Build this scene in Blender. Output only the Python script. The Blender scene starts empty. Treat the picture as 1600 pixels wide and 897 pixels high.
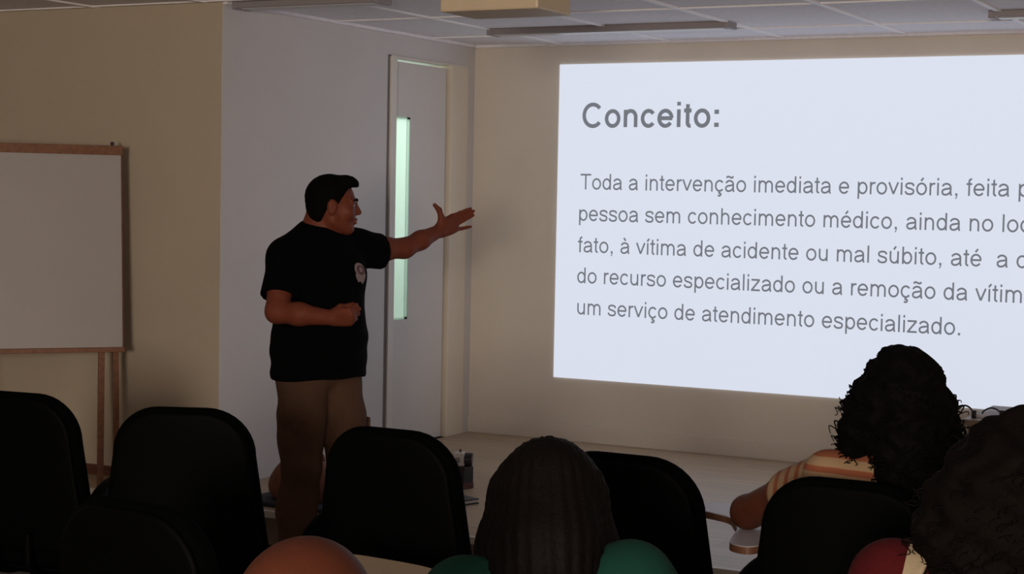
import bpy, bmesh, math, random
import numpy as np
from mathutils import Vector, Matrix
from mathutils.bvhtree import BVHTree
PI = math.pi
rnd = random.Random(5)
S = bpy.context.scene
COL = S.collection

# ------------------------------------------------------------------ camera, light, exposure
FPX, YAW, PITCH, ROLL = 2658.7, -0.488939, -0.053545, 0.0192875
CAM = np.array([5.198, -9.2274, 1.6476])
_fw = np.array([math.sin(YAW)*math.cos(PITCH), math.cos(YAW)*math.cos(PITCH), math.sin(PITCH)])
_r = np.array([math.cos(YAW), -math.sin(YAW), 0.0]); _u = np.cross(_r, _fw)
RV = math.cos(ROLL)*_r + math.sin(ROLL)*_u
UV = -math.sin(ROLL)*_r + math.cos(ROLL)*_u
FV = _fw
cd = bpy.data.cameras.new('camera'); cam = bpy.data.objects.new('camera', cd); COL.objects.link(cam)
cd.sensor_width = 36.0; cd.sensor_fit = 'HORIZONTAL'; cd.lens = FPX*36.0/1600.0
cd.clip_start = 0.05; cd.clip_end = 100
cam.matrix_world = Matrix(((RV[0], UV[0], -FV[0], CAM[0]), (RV[1], UV[1], -FV[1], CAM[1]), (RV[2], UV[2], -FV[2], CAM[2]), (0, 0, 0, 1)))
S.camera = cam
S.view_settings.view_transform = 'Standard'
S.view_settings.look = 'None'
S.view_settings.exposure = 0.0
S.view_settings.gamma = 1.0
S.view_settings.use_curve_mapping = False
w = bpy.data.worlds.new('world'); S.world = w; w.use_nodes = True
w.node_tree.nodes['Background'].inputs[0].default_value = (0.5, 0.55, 0.6, 1)
w.node_tree.nodes['Background'].inputs[1].default_value = 0.02

def area(name, loc, target, sx, sy, power, color):
    l = bpy.data.lights.new(name, 'AREA'); l.shape = 'RECTANGLE'; l.size = sx; l.size_y = sy
    l.energy = power; l.color = color
    o = bpy.data.objects.new(name, l); COL.objects.link(o); o.location = loc
    d = Vector(target) - Vector(loc)
    o.rotation_euler = d.to_track_quat('-Z', 'Y').to_euler()
    return o
REAR_POWER = 360.0
area('rear_window_light', (6.0, -12.85, 1.75), (2.0, -2.5, 1.2), 0.9, 1.1, REAR_POWER, (1.0, 0.855, 0.715))
area('corridor_light', (-0.75, -0.62, 2.5), (-0.75, -0.62, 0.0), 0.5, 1.0, 8.0, (0.84, 1.0, 0.90))
area('corridor_fill', (-1.30, -.8, 1.75), (0, -.8, 1.6), 1.3, 1.6, 8.5, (0.84, 1.0, 0.90))  # added fill panel, evens the glow of the door pane; no window there
SLIDE_RGB = (0.66, 0.705, 0.82)

# ------------------------------------------------------------------ pixel -> ray helpers (metres in the room)
def P(u, v, D):
    return CAM + D*(FV + RV*(u-800)/FPX - UV*(v-448.5)/FPX)
def hit(u, v, ax, val):
    d = FV + RV*(u-800)/FPX - UV*(v-448.5)/FPX
    return CAM + d*(val-CAM[ax])/d[ax]

# ------------------------------------------------------------------ materials
def mat(name, color, rough=0.6, metal=0.0, noise=0.0, nscale=40.0, bump=0.0, bscale=200.0, spec=0.5, emit=None, estr=1.0, sheen=0.0, sss=0.0):
    m = bpy.data.materials.new(name); m.use_nodes = True
    nt = m.node_tree; b = nt.nodes['Principled BSDF']
    b.inputs['Roughness'].default_value = rough; b.inputs['Metallic'].default_value = metal
    b.inputs['Specular IOR Level'].default_value = spec
    c4 = (color[0], color[1], color[2], 1)
    b.inputs['Base Color'].default_value = c4
    tc = nt.nodes.new('ShaderNodeTexCoord')
    if noise > 0:
        n = nt.nodes.new('ShaderNodeTexNoise'); n.inputs['Scale'].default_value = nscale; n.inputs['Detail'].default_value = 4
        nt.links.new(tc.outputs['Object'], n.inputs['Vector'])
        r = nt.nodes.new('ShaderNodeValToRGB')
        r.color_ramp.elements[0].position = 0.3; r.color_ramp.elements[1].position = 0.7
        r.color_ramp.elements[0].color = tuple(x*(1-noise) for x in color)+(1,)
        r.color_ramp.elements[1].color = tuple(min(1, x*(1+noise)) for x in color)+(1,)
        nt.links.new(n.outputs['Fac'], r.inputs['Fac']); nt.links.new(r.outputs['Color'], b.inputs['Base Color'])
    if bump > 0:
        n2 = nt.nodes.new('ShaderNodeTexNoise'); n2.inputs['Scale'].default_value = bscale; n2.inputs['Detail'].default_value = 3
        nt.links.new(tc.outputs['Object'], n2.inputs['Vector'])
        bp = nt.nodes.new('ShaderNodeBump'); bp.inputs['Strength'].default_value = bump; bp.inputs['Distance'].default_value = 0.004
        nt.links.new(n2.outputs['Fac'], bp.inputs['Height']); nt.links.new(bp.outputs['Normal'], b.inputs['Normal'])
    if emit:
        b.inputs['Emission Color'].default_value = tuple(emit)+(1,); b.inputs['Emission Strength'].default_value = estr
    if sheen: b.inputs['Sheen Weight'].default_value = sheen
    if sss:
        b.inputs['Subsurface Weight'].default_value = sss; b.inputs['Subsurface Radius'].default_value = (0.02, 0.008, 0.005)
    return m
def wood(name, c0, c1, scale=(1, 8, 8), rough=0.45):
    m = mat(name, c0, rough); nt = m.node_tree; b = nt.nodes['Principled BSDF']
    tc = nt.nodes.new('ShaderNodeTexCoord'); mp = nt.nodes.new('ShaderNodeMapping'); mp.inputs['Scale'].default_value = scale
    n = nt.nodes.new('ShaderNodeTexNoise'); n.inputs['Scale'].default_value = 6; n.inputs['Detail'].default_value = 6
    r = nt.nodes.new('ShaderNodeValToRGB'); r.color_ramp.elements[0].color = tuple(c0)+(1,); r.color_ramp.elements[1].color = tuple(c1)+(1,)
    r.color_ramp.elements[0].position = .35; r.color_ramp.elements[1].position = .65
    nt.links.new(tc.outputs['Object'], mp.inputs['Vector']); nt.links.new(mp.outputs['Vector'], n.inputs['Vector'])
    nt.links.new(n.outputs['Fac'], r.inputs['Fac']); nt.links.new(r.outputs['Color'], b.inputs['Base Color'])
    return m
def planks(name, c0, c1, gap, rough=0.4):
    m = wood(name, c0, c1, (0.6, 9, 9), rough); nt = m.node_tree; b = nt.nodes['Principled BSDF']
    src = b.inputs['Base Color'].links[0].from_socket
    tc = nt.nodes.new('ShaderNodeTexCoord'); br = nt.nodes.new('ShaderNodeTexBrick')
    br.inputs['Scale'].default_value = 1.0; br.inputs['Brick Width'].default_value = 1.3; br.inputs['Row Height'].default_value = 0.19
    br.inputs['Mortar Size'].default_value = 0.003; br.inputs['Mortar Smooth'].default_value = 0.3
    br.inputs['Color1'].default_value = (1, 1, 1, 1); br.inputs['Color2'].default_value = (0.86, 0.86, 0.86, 1); br.inputs['Mortar'].default_value = (gap, gap, gap, 1)
    mx = nt.nodes.new('ShaderNodeMix'); mx.data_type = 'RGBA'; mx.blend_type = 'MULTIPLY'; mx.inputs[0].default_value = 1.0
    nt.links.new(tc.outputs['Object'], br.inputs['Vector'])
    nt.links.new(src, mx.inputs[6]); nt.links.new(br.outputs['Color'], mx.inputs[7]); nt.links.new(mx.outputs[2], b.inputs['Base Color'])
    return m
def stripes(name, c0, c1, axis, scale, width=0.35):
    m = mat(name, c0, 0.85); nt = m.node_tree; b = nt.nodes['Principled BSDF']
    tc = nt.nodes.new('ShaderNodeTexCoord'); wv = nt.nodes.new('ShaderNodeTexWave'); wv.wave_type = 'BANDS'; wv.bands_direction = axis
    wv.inputs['Scale'].default_value = scale; wv.inputs['Distortion'].default_value = 0.4
    r = nt.nodes.new('ShaderNodeValToRGB'); e = r.color_ramp.elements
    e[0].color = tuple(c1)+(1,); e[1].color = tuple(c0)+(1,); e[0].position = width-.06; e[1].position = width+.06
    nt.links.new(tc.outputs['Object'], wv.inputs['Vector']); nt.links.new(wv.outputs['Fac'], r.inputs['Fac']); nt.links.new(r.outputs['Color'], b.inputs['Base Color'])
    return m
M = {}
M['cream'] = mat('cream wall paint', (0.70, 0.64, 0.57), 0.75, noise=.03, nscale=2.5, bump=.15, bscale=120)
M['yellow'] = mat('warm cream wall paint', (0.495, 0.42, 0.325), 0.75, noise=.03, nscale=2.5, bump=.15, bscale=120)
M['white'] = mat('white wall paint', (0.62, 0.60, 0.605), 0.7, noise=.02, nscale=3, bump=.1, bscale=120)
M['door'] = mat('white door paint', (0.66, 0.635, 0.62), 0.45, noise=.02, nscale=5)
M['frame'] = mat('white frame paint', (0.70, 0.665, 0.62), 0.4, noise=.02, nscale=5)
M['jamb'] = mat('cream jamb paint', (0.72, 0.645, 0.54), 0.45, noise=.02, nscale=5)
M['gap'] = mat('dark gap shade', (0.2, 0.185, 0.18), 0.8)
M['ceil'] = mat('mineral ceiling tile', (0.83, 0.81, 0.87), 0.9, noise=.05, nscale=30, bump=.2, bscale=90)
M['tbar'] = mat('white ceiling bar', (0.92, 0.90, 0.92), 0.5)
M['lightbody'] = mat('grey lamp housing', (0.30, 0.27, 0.28), 0.5)
M['diff'] = mat('unlit diffuser', (0.55, 0.55, 0.57), 0.3)
M['stage'] = planks('stage laminate', (0.40, 0.29, 0.19), (0.50, 0.375, 0.26), 0.72, 0.42)
M['riser'] = mat('dark riser', (0.13, 0.085, 0.065), 0.6, noise=.1, nscale=12)
M['nosing'] = mat('pale nosing strip', (0.62, 0.56, 0.52), 0.4)
M['carpet'] = mat('dark floor carpet', (0.06, 0.05, 0.045), 0.95, noise=.3, nscale=150, bump=.4, bscale=300)
M['darkwood'] = wood('dark baseboard wood', (0.09, 0.03, 0.018), (0.14, 0.05, 0.03))
M['easel'] = wood('reddish easel wood', (0.17, 0.06, 0.024), (0.24, 0.092, 0.038))
M['board'] = mat('whiteboard surface', (0.41, 0.38, 0.37), 0.35, noise=.02, nscale=3)
M['fabric'] = mat('black chair fabric', (0.0008, 0.0011, 0.001), 0.9, noise=.25, nscale=300, bump=.3, bscale=500, spec=.03)
M['plastic'] = mat('black chair plastic', (0.001, 0.0012, 0.0012), 0.6, spec=.04, bump=.1, bscale=400)
M['steel'] = mat('black painted steel', (0.001, 0.001, 0.0012), 0.6, spec=.05)
M['tablet'] = mat('pale grey laminate', (0.60, 0.58, 0.62), 0.4, noise=.02, nscale=8)
M['tabletb'] = mat('laminate tinted beige', (0.50, 0.38, 0.24), 0.45, noise=.04, nscale=8)  # copy of the tablet laminate, tinted beige for one chair
M['tedge'] = wood('brown board edge', (0.17, 0.075, 0.04), (0.24, 0.11, 0.06))
M['cream_plastic'] = mat('cream plastic', (0.66, 0.53, 0.38), 0.45, noise=.02, nscale=10)
M['dark_plastic'] = mat('dark plastic', (0.02, 0.02, 0.022), 0.4)
M['lens'] = mat('lens glass', (0.02, 0.02, 0.03), 0.05, spec=.8)
M['shirt'] = mat('black cotton', (0.0018, 0.0019, 0.0024), 0.95, bump=.25, bscale=350, spec=.06)
M['pants'] = mat('brown khaki cotton', (0.095, 0.049, 0.030), 0.9, noise=.08, nscale=25, bump=.25, bscale=350, spec=.2)
M['denim'] = mat('dark denim', (0.02, 0.025, 0.045), 0.9, bump=.3, bscale=400)
M['skin'] = mat('brown skin', (0.165, 0.042, 0.022), 0.55, noise=.06, nscale=30, bump=.08, bscale=250, spec=.2)
M['skin2'] = mat('tan skin', (0.11, 0.032, 0.017), 0.55, noise=.05, nscale=30, bump=.08, bscale=250, spec=.2)
M['scalp'] = mat('bald scalp skin', (0.070, 0.019, 0.009), 0.55, noise=.10, nscale=18, bump=.1, bscale=220, spec=.12)
M['hair'] = mat('black hair', (0.0018, 0.0015, 0.0015), 0.8, bump=.4, bscale=260, spec=.08)
M['hairb'] = mat('dark brown hair', (0.003, 0.0017, 0.0013), 0.7, bump=.4, bscale=160, spec=.1)
M['hairr'] = mat('frizzy brown hair', (0.0032, 0.0017, 0.0013), 0.8, bump=.4, bscale=160, spec=.08)
M['stubble'] = mat('cropped grey hair', (0.022, 0.014, 0.011), 0.9, bump=.5, bscale=400)
M['green'] = mat('green shirt cotton', (0.0028, 0.034, 0.023), 0.9, noise=.06, nscale=20, bump=.2, bscale=350, spec=.2)
M['red'] = mat('red knit', (0.06, 0.0025, 0.004), 0.9, noise=.08, nscale=30, bump=.3, bscale=300, spec=.2)
M['strap'] = mat('cream knit strap', (0.34, 0.27, 0.17), 0.9, noise=.08, nscale=30, bump=.4, bscale=200)
M['stripez'] = stripes('cream shirt with orange stripes', (0.33, 0.215, 0.12), (0.26, 0.075, 0.032), 'Z', 8.5, .36)
M['stripex'] = stripes('cream sleeve with orange stripes', (0.33, 0.215, 0.12), (0.26, 0.075, 0.032), 'X', 8.5, .36)
M['shoe'] = mat('black shoe', (0.012, 0.011, 0.011), 0.5)
M['sole'] = mat('grey rubber sole', (0.10, 0.09, 0.085), 0.7)
M['eyew'] = mat('eye white', (0.2, 0.17, 0.15), 0.25)
M['iris'] = mat('dark iris', (0.02, 0.01, 0.007), 0.2)
M['lip'] = mat('lip skin', (0.20, 0.06, 0.045), 0.5)
M['bag'] = mat('reddish brown bag cloth', (0.22, 0.085, 0.055), 0.8, noise=.1, nscale=20, bump=.3, bscale=200)
M['mat'] = mat('dark blue mat', (0.014, 0.018, 0.04), 0.7, bump=.3, bscale=150)
M['box'] = mat('dark carton', (0.022, 0.018, 0.024), 0.5, noise=.1, nscale=30)
M['redband'] = mat('dark red band', (0.10, 0.03, 0.022), 0.6)
M['offwhite'] = mat('off white plastic', (0.62, 0.58, 0.57), 0.4, noise=.03, nscale=30)
M['paper'] = mat('white paper edge', (0.66, 0.64, 0.66), 0.8)
M['navy'] = mat('dark navy cover', (0.03, 0.025, 0.035), 0.5)
M['desk'] = wood('taupe desk laminate', (0.23, 0.16, 0.115), (0.27, 0.19, 0.14), (8, 1, 1))
M['grey'] = mat('grey plastic', (0.22, 0.23, 0.25), 0.5)
M['badgew'] = mat('badge pale print', (0.27, 0.20, 0.205), 0.8)
M['badger'] = mat('badge dusky print', (0.10, 0.045, 0.055), 0.8)
M['slide'] = mat('projected slide light', (0.15, 0.15, 0.15), 0.9, emit=SLIDE_RGB, estr=1.0, spec=.1)
M['slidetext'] = mat('projected grey lettering', (0.1, 0.1, 0.1), 0.9, emit=(0.135, 0.150, 0.178), estr=1.0, spec=.1)
M['corr'] = mat('corridor paint', (0.75, 0.8, 0.76), 0.8)
gm = bpy.data.materials.new('frosted glass'); gm.use_nodes = True; nt = gm.node_tree; nt.nodes.clear()
o_ = nt.nodes.new('ShaderNodeOutputMaterial'); t_ = nt.nodes.new('ShaderNodeBsdfTranslucent'); g_ = nt.nodes.new('ShaderNodeBsdfGlossy'); mx_ = nt.nodes.new('ShaderNodeMixShader')
t_.inputs[0].default_value = (0.9, 0.95, 0.92, 1); g_.inputs['Roughness'].default_value = 0.25; mx_.inputs[0].default_value = 0.04
nt.links.new(t_.outputs[0], mx_.inputs[1]); nt.links.new(g_.outputs[0], mx_.inputs[2]); nt.links.new(mx_.outputs[0], o_.inputs[0])
M['frost'] = gm
M['winpane'] = mat('daylit pane', (0.8, 0.8, 0.8), 0.3, emit=(1, 0.85, 0.7), estr=1.0)

# ------------------------------------------------------------------ object helpers
def link(name, me, m, parent=None, smooth=False):
    o = bpy.data.objects.new(name, me); COL.objects.link(o)
    if m is not None: me.materials.append(m)
    if parent is not None: o.parent = parent
    if smooth:
        me.polygons.foreach_set('use_smooth', [True]*len(me.polygons))
    return o
def from_bm(name, bm, m, parent=None, smooth=False):
    bmesh.ops.recalc_face_normals(bm, faces=bm.faces)
    me = bpy.data.meshes.new(name); bm.to_mesh(me); bm.free()
    return link(name, me, m, parent, smooth)
def from_np(name, v, f, m, parent=None, smooth=True):
    me = bpy.data.meshes.new(name); me.from_pydata([tuple(x) for x in np.asarray(v).tolist()], [], [tuple(x) for x in (f.tolist() if hasattr(f, 'tolist') else f)]); me.update()
    return link(name, me, m, parent, smooth)
def empty(name, loc, label, cat, group=None, rz=0):
    o = bpy.data.objects.new(name, None); COL.objects.link(o); o.location = loc; o.rotation_euler = (0, 0, rz); o.empty_display_size = .1
    o['label'] = label; o['category'] = cat
    if group: o['group'] = group
    return o
def tag(o, label, cat, group=None):
    o['label'] = label; o['category'] = cat
    if group: o['group'] = group
    return o
def struct(o): o['kind'] = 'structure'; return o
def box(bm, x0, x1, y0, y1, z0, z1, bev=0.0):
    r = bmesh.ops.create_cube(bm, size=1.0); vs = r['verts']
    for v in vs:
        v.co = Vector(((x0+x1)/2+v.co.x*(x1-x0), (y0+y1)/2+v.co.y*(y1-y0), (z0+z1)/2+v.co.z*(z1-z0)))
    if bev > 0:
        es = list({e for v in vs for e in v.link_edges})
        bmesh.ops.bevel(bm, geom=es, offset=bev, segments=2, profile=.5, affect='EDGES')
def boxo(name, m, x0, x1, y0, y1, z0, z1, bev=0, parent=None):
    bm = bmesh.new(); box(bm, x0, x1, y0, y1, z0, z1, bev); return from_bm(name, bm, m, parent)
def tube(bm, pts, r, n=8, caps=True):
    pts = [Vector(p) for p in pts]; rings = []
    up = None
    for i, p in enumerate(pts):
        t = (pts[min(i+1, len(pts)-1)]-pts[max(i-1, 0)]).normalized()
        if up is None:
            up = Vector((0, 0, 1)) if abs(t.z) < .9 else Vector((1, 0, 0))
        a = t.cross(up).normalized(); b = t.cross(a).normalized(); up = -b if False else a.cross(t).normalized()
        rr = r[i] if isinstance(r, (list, tuple)) else r
        rings.append([bm.verts.new(p+a*math.cos(2*PI*k/n)*rr+b*math.sin(2*PI*k/n)*rr) for k in range(n)])
    for q in range(len(rings)-1):
        for k in range(n): bm.faces.new((rings[q][k], rings[q][(k+1) % n], rings[q+1][(k+1) % n], rings[q+1][k]))
    if caps:
        bm.faces.new(rings[0]); bm.faces.new(rings[-1])
def smoothpath(pts, n=6, closed=False):
    pts = [Vector(p) for p in pts]; out = []; N = len(pts)
    rng = range(N) if closed else range(N-1)
    for i in rng:
        if closed: p0, p1, p2, p3 = pts[(i-1) % N], pts[i], pts[(i+1) % N], pts[(i+2) % N]
        else: p0, p1, p2, p3 = pts[max(i-1, 0)], pts[i], pts[i+1], pts[min(i+2, N-1)]
        for k in range(n):
            t = k/n
            out.append(.5*((2*p1)+(p2-p0)*t+(2*p0-5*p1+4*p2-p3)*t*t+(-p0+3*p1-3*p2+p3)*t**3))
    if not closed: out.append(pts[-1])
    return out
def roundrect(w0, w1, h, rt, rb, n=10):
    # centred outline, w0 bottom width, w1 top width
    out = []
    for (cx, cz, r, a0) in ((w1/2-rt, h/2-rt, rt, 0), (-w1/2+rt, h/2-rt, rt, PI/2), (-w0/2+rb, -h/2+rb, rb, PI), (w0/2-rb, -h/2+rb, rb, 1.5*PI)):
        for k in range(n+1):
            a = a0+PI/2*k/n; out.append((cx+r*math.cos(a), cz+r*math.sin(a)))
    return out
def cushion(outline, t, fn, puff=.4, rings=7):
    # closed padded slab; fn(x, z, d) -> point, d in -t/2..t/2 through the thickness
    bm = bmesh.new(); prof = []
    for k in range(rings+1):
        a = PI/2*k/rings
        prof.append((1-(1-math.cos(a)) * (t*.55) / .2, math.sin(a)))   # edge roll
    loops = []
    ss = [(0.25, 1.0), (0.55, .99), (0.8, .96), (0.9, .9)]+[(.955+.045*math.sin(PI/2*k/5), .85*math.cos(PI/2*k/5)) for k in range(6)]
    seq = [(s, q) for s, q in ss]+[(s, -q) for s, q in reversed(ss[:-1])]
    for s, q in seq:
        loops.append([bm.verts.new(fn(x*s, z*s, q*t/2)) for x, z in outline])
    N = len(outline)
    for a in range(len(loops)-1):
        for k in range(N): bm.faces.new((loops[a][k], loops[a][(k+1) % N], loops[a+1][(k+1) % N], loops[a+1][k]))
    bm.faces.new(loops[0]); bm.faces.new(loops[-1])
    return bm
def copy_thing(root, loc, rz, label, skip=()):
    r = root.copy(); COL.objects.link(r); r.location = loc; r.rotation_euler = (0, 0, rz); r['label'] = label
    for ch in list(root.children):
        if ch.name.split('.')[0] in skip: continue
        c = ch.copy(); COL.objects.link(c); c.parent = r
        for g in list(ch.children):
            d = g.copy(); COL.objects.link(d); d.parent = c
    return r

# ------------------------------------------------------------------ SDF body modeller
class Field:
    def __init__(s, lo, hi, h):
        s.h = h; s.lo = np.array(lo, float); s.n = np.ceil((np.array(hi)-s.lo)/h).astype(int)+1
        s.d = np.full(tuple(s.n), 1.0, np.float32)
    def sub(s, lo, hi):
        a = np.clip(np.floor((np.array(lo)-s.lo)/s.h).astype(int), 0, s.n); b = np.clip(np.ceil((np.array(hi)-s.lo)/s.h).astype(int)+1, 0, s.n)
        if np.any(b <= a): return None, None
        ax = [s.lo[i]+s.h*np.arange(a[i], b[i]) for i in range(3)]
        X = np.stack(np.meshgrid(*ax, indexing='ij'), -1)
        return tuple(slice(a[i], b[i]) for i in range(3)), X
    def _add(s, sl, e, k):
        d = s.d[sl]
        if k > 0:
            hh = np.maximum(k-np.abs(d-e), 0)/k; s.d[sl] = np.minimum(d, e)-hh*hh*k*.25
        else: s.d[sl] = np.minimum(d, e)
    def cap(s, a, b, ra, rb=None, k=.02):
        rb = ra if rb is None else rb; a = np.array(a, float); b = np.array(b, float); m = max(ra, rb)+k+2*s.h
        sl, X = s.sub(np.minimum(a, b)-m, np.maximum(a, b)+m)
        if sl is None: return
        ab = b-a; t = np.clip(((X-a)@ab)/max(ab@ab, 1e-9), 0, 1)
        e = np.linalg.norm(X-a-t[..., None]*ab, axis=-1)-(ra+(rb-ra)*t)
        s._add(sl, e.astype(np.float32), k)
    def chain(s, pts, rs, k=.02):
        for i in range(len(pts)-1): s.cap(pts[i], pts[i+1], rs[i], rs[i+1], k)
    @staticmethod
    def elld(X, c, r, R):
        q = X-np.array(c)
        if R is not None: q = q@np.array(R)          # columns of R = local axes
        r = np.array(r); k0 = np.linalg.norm(q/r, axis=-1); k1 = np.linalg.norm(q/(r*r), axis=-1)
        return k0*(k0-1)/np.maximum(k1, 1e-6)
    def ell(s, c, r, R=None, k=.02):
        m = max(r)+k+2*s.h; c = np.array(c, float); sl, X = s.sub(c-m, c+m)
        if sl is None: return
        s._add(sl, s.elld(X, c, r, R).astype(np.float32), k)
    def cutell(s, c, r, R=None, k=.01):
        m = max(r)+k+2*s.h; c = np.array(c, float); sl, X = s.sub(c-m, c+m)
        if sl is None: return
        e = -s.elld(X, c, r, R).astype(np.float32); d = s.d[sl]
        hh = np.maximum(k-np.abs(d-e), 0)/k; s.d[sl] = np.maximum(d, e)+hh*hh*k*.25
    def cutcap(s, a, b, r):
        a = np.array(a, float); b = np.array(b, float); m = r+2*s.h
        sl, X = s.sub(np.minimum(a, b)-m, np.maximum(a, b)+m)
        if sl is None: return
        ab = b-a; t = np.clip(((X-a)@ab)/(ab@ab), 0, 1); e = np.linalg.norm(X-a-t[..., None]*ab, axis=-1)-r
        s.d[sl] = np.maximum(s.d[sl], -e.astype(np.float32))
    def grid(s):
        return s.sub(s.lo, s.lo+s.h*(s.n-1))
    def cut(s, fn):
        # fn(X) positive = removed
        sl, X = s.grid(); s.d[sl] = np.maximum(s.d[sl], fn(X).astype(np.float32))
    def disp(s, fn):
        sl, X = s.grid(); s.d[sl] += fn(X).astype(np.float32)
    def mesh(s, smooth=2):
        d = s.d; d = d.copy()
        d[0], d[-1], d[:, 0], d[:, -1], d[:, :, 0], d[:, :, -1] = (1,)*6
        ins = d < 0; nx, ny, nz = d.shape
        cnt = np.zeros((nx-1, ny-1, nz-1), np.int8)
        for i in (0, 1):
            for j in (0, 1):
                for l in (0, 1): cnt += ins[i:nx-1+i, j:ny-1+j, l:nz-1+l]
        act = (cnt > 0) & (cnt < 8); idx = np.argwhere(act); ids = np.full(act.shape, -1, np.int64); ids[act] = np.arange(len(idx))
        acc = np.zeros((len(idx), 3)); wt = np.zeros(len(idx))
        cor = [(i, j, l) for i in (0, 1) for j in (0, 1) for l in (0, 1)]
        vals = {c: d[idx[:, 0]+c[0], idx[:, 1]+c[1], idx[:, 2]+c[2]].astype(float) for c in cor}
        for a in cor:
            for ax in range(3):
                if a[ax] == 0:
                    b = tuple(a[q]+(1 if q == ax else 0) for q in range(3)); va, vb = vals[a], vals[b]
                    m = (va < 0) != (vb < 0); t = np.where(m, va/np.where(m, va-vb, 1), 0)
                    for q in range(3): acc[:, q] += np.where(m, a[q]+(t if q == ax else 0), 0)
                    wt += m
        V = s.lo+s.h*(idx+acc/wt[:, None]); F = []
        for ax in range(3):
            o1, o2 = [(1, 2), (2, 0), (0, 1)][ax]
            n = [nx, ny, nz]; sl0 = [slice(1, n[q]-1) for q in range(3)]; sl1 = list(sl0); sl0[ax] = slice(0, n[ax]-1); sl1[ax] = slice(1, n[ax])
            A = ins[tuple(sl0)]; B = ins[tuple(sl1)]; e = np.argwhere(A != B)
            if not len(e): continue
            off = np.array([1, 1, 1]); off[ax] = 0; base = e+off
            fl = A[e[:, 0], e[:, 1], e[:, 2]]
            q = []
            for (p1, p2) in ((1, 1), (0, 1), (0, 0), (1, 0)):
                c = base.copy(); c[:, o1] -= p1; c[:, o2] -= p2; q.append(ids[c[:, 0], c[:, 1], c[:, 2]])
            q = np.stack(q, 1); q[~fl] = q[~fl][:, ::-1]; F.append(q)
        F = np.concatenate(F) if F else np.zeros((0, 4), int)
        for _ in range(smooth):
            a2 = np.zeros_like(V); w2 = np.zeros(len(V))
            for k in range(4):
                i0, i1 = F[:, k], F[:, (k+1) % 4]
                np.add.at(a2, i0, V[i1]); np.add.at(w2, i0, 1); np.add.at(a2, i1, V[i0]); np.add.at(w2, i1, 1)
            V = V*.5+.5*a2/np.maximum(w2, 1)[:, None]
        return V, F
def unit(v): v = np.array(v, float); return v/np.linalg.norm(v)

def head(F, c, fw, up, sc=1.0, heavy=0.0):
    fw = unit(fw); up = unit(np.array(up)-fw*np.dot(up, fw)); sd = np.cross(fw, up)   # sd = person's right
    R = np.stack([sd, fw, up], 1)
    T = lambda x, y, z: np.array(c)+sc*(R@np.array([x, y, z]))
    E = lambda p, r, k=.02: F.ell(T(*p), np.array(r)*sc, R, k)
    C = lambda a, b, ra, rb, k=.02: F.cap(T(*a), T(*b), ra*sc, rb*sc, k)
    E((0, -.014, .035), (.077, .098, .09)); E((0, .03, -.02), (.062+heavy*.5, .066, .09), .03)
    for s in (1, -1):
        C((s*.048, .0, -.055), (s*.012, .066, -.09), .026+heavy, .02+heavy*.6, .02)
        E((s*.043, .062, -.022), (.026+heavy, .026, .03), .02)
        C((s*.048, .074, .026), (s*.012, .092, .024), .009, .009, .012)
        F.cutell(T(s*.031, .102, .007), np.array((.0165, .020, .0075))*sc, R, .005)
        E((s*.0125, .098, -.026), (.009, .011, .008), .006)
        E((s*.080, -.008, -.005), (.011, .021, .033), .006)
        F.cutell(T(s*.094, -.002, -.002), (.008*sc, .012*sc, .02*sc), R, .006)
    C((0, .090, .016), (0, .109, -.020), .009, .0125, .01)
    E((0, .093, -.050), (.024, .012, .0065), .006); E((0, .091, -.064), (.021, .012, .0075), .006)
    E((0, .072, -.093), (.022, .018, .016), .015)
    return T, R
def eyes(T, parent, sc=1.0):
    for s in (1, -1):
        bm = bmesh.new(); bmesh.ops.create_uvsphere(bm, u_segments=16, v_segments=12, radius=.0125*sc)
        e = from_bm('eye', bm, M['eyew'], parent, True); e.location = T(s*.031, .0775, .007)
        bm = bmesh.new(); bmesh.ops.create_uvsphere(bm, u_segments=12, v_segments=8, radius=.0058*sc)
        i = from_bm('iris', bm, M['iris'], e, True); p = np.array(T(s*.031, .0853, .007))-np.array(T(s*.031, .0775, .007)); i.location = p
def hand(F, wrist, d, n, s, curl=(.3, .4, .3), spread=0.0, sc=1.0, curls=None, spreads=None, thumb=None, rw=.026, push=None):
    """d pointing direction, n the way the palm faces, s the thumb side"""
    d = unit(d); n = unit(np.array(n)-d*np.dot(n, d)); s_ = np.cross(d, n); s = s_ if np.dot(s_, s) > 0 else -s_
    wrist = np.array(wrist, float)
    offs = [.029, .0095, -.010, -.028]; kn = [.092, .096, .090, .081]; L = [(.042, .026, .022), (.046, .029, .023), (.043, .027, .022), (.034, .021, .020)]; rr = [.0098, .0100, .0096, .0090]
    for i in range(4):
        base = wrist+sc*(d*kn[i]+s*offs[i]); cs = curls[i] if curls else curl; sp = (spreads[i] if spreads else spread*(1.5-i))
        F.cap(wrist+sc*(s*offs[i]*.55+d*.012), base, .0165*sc, .0125*sc, .014)
        p = base; ang = 0
        dd0 = unit(d*math.cos(sp)+s*math.sin(sp))
        for j in range(3):
            ang += cs[j]; dd = dd0*math.cos(ang)+n*math.sin(ang); q = p+sc*dd*L[i][j]
            F.cap(p, q, (rr[i]-.0007*j)*sc, (rr[i]-.0007*(j+1))*sc, .004); p = q
    F.ell(wrist+sc*(d*.055-n*.002), np.array((.036, .048, .015))*sc, np.stack([s, d, n], 1), .015)
    F.ell(wrist+sc*(d*.038+s*.022+n*.010), np.array((.018, .032, .015))*sc, np.stack([s, d, n], 1), .015)
    tp = thumb or [(.018, .020, .004), (.040, .042, .014), (.062, .070, .020), (.072, .098, .022)]
    pts = [wrist+sc*(s*a+d*b+n*c) for a, b, c in tp]
    F.chain(pts, [.0155*sc, .0135*sc, .0112*sc, .009*sc], .010)

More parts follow.
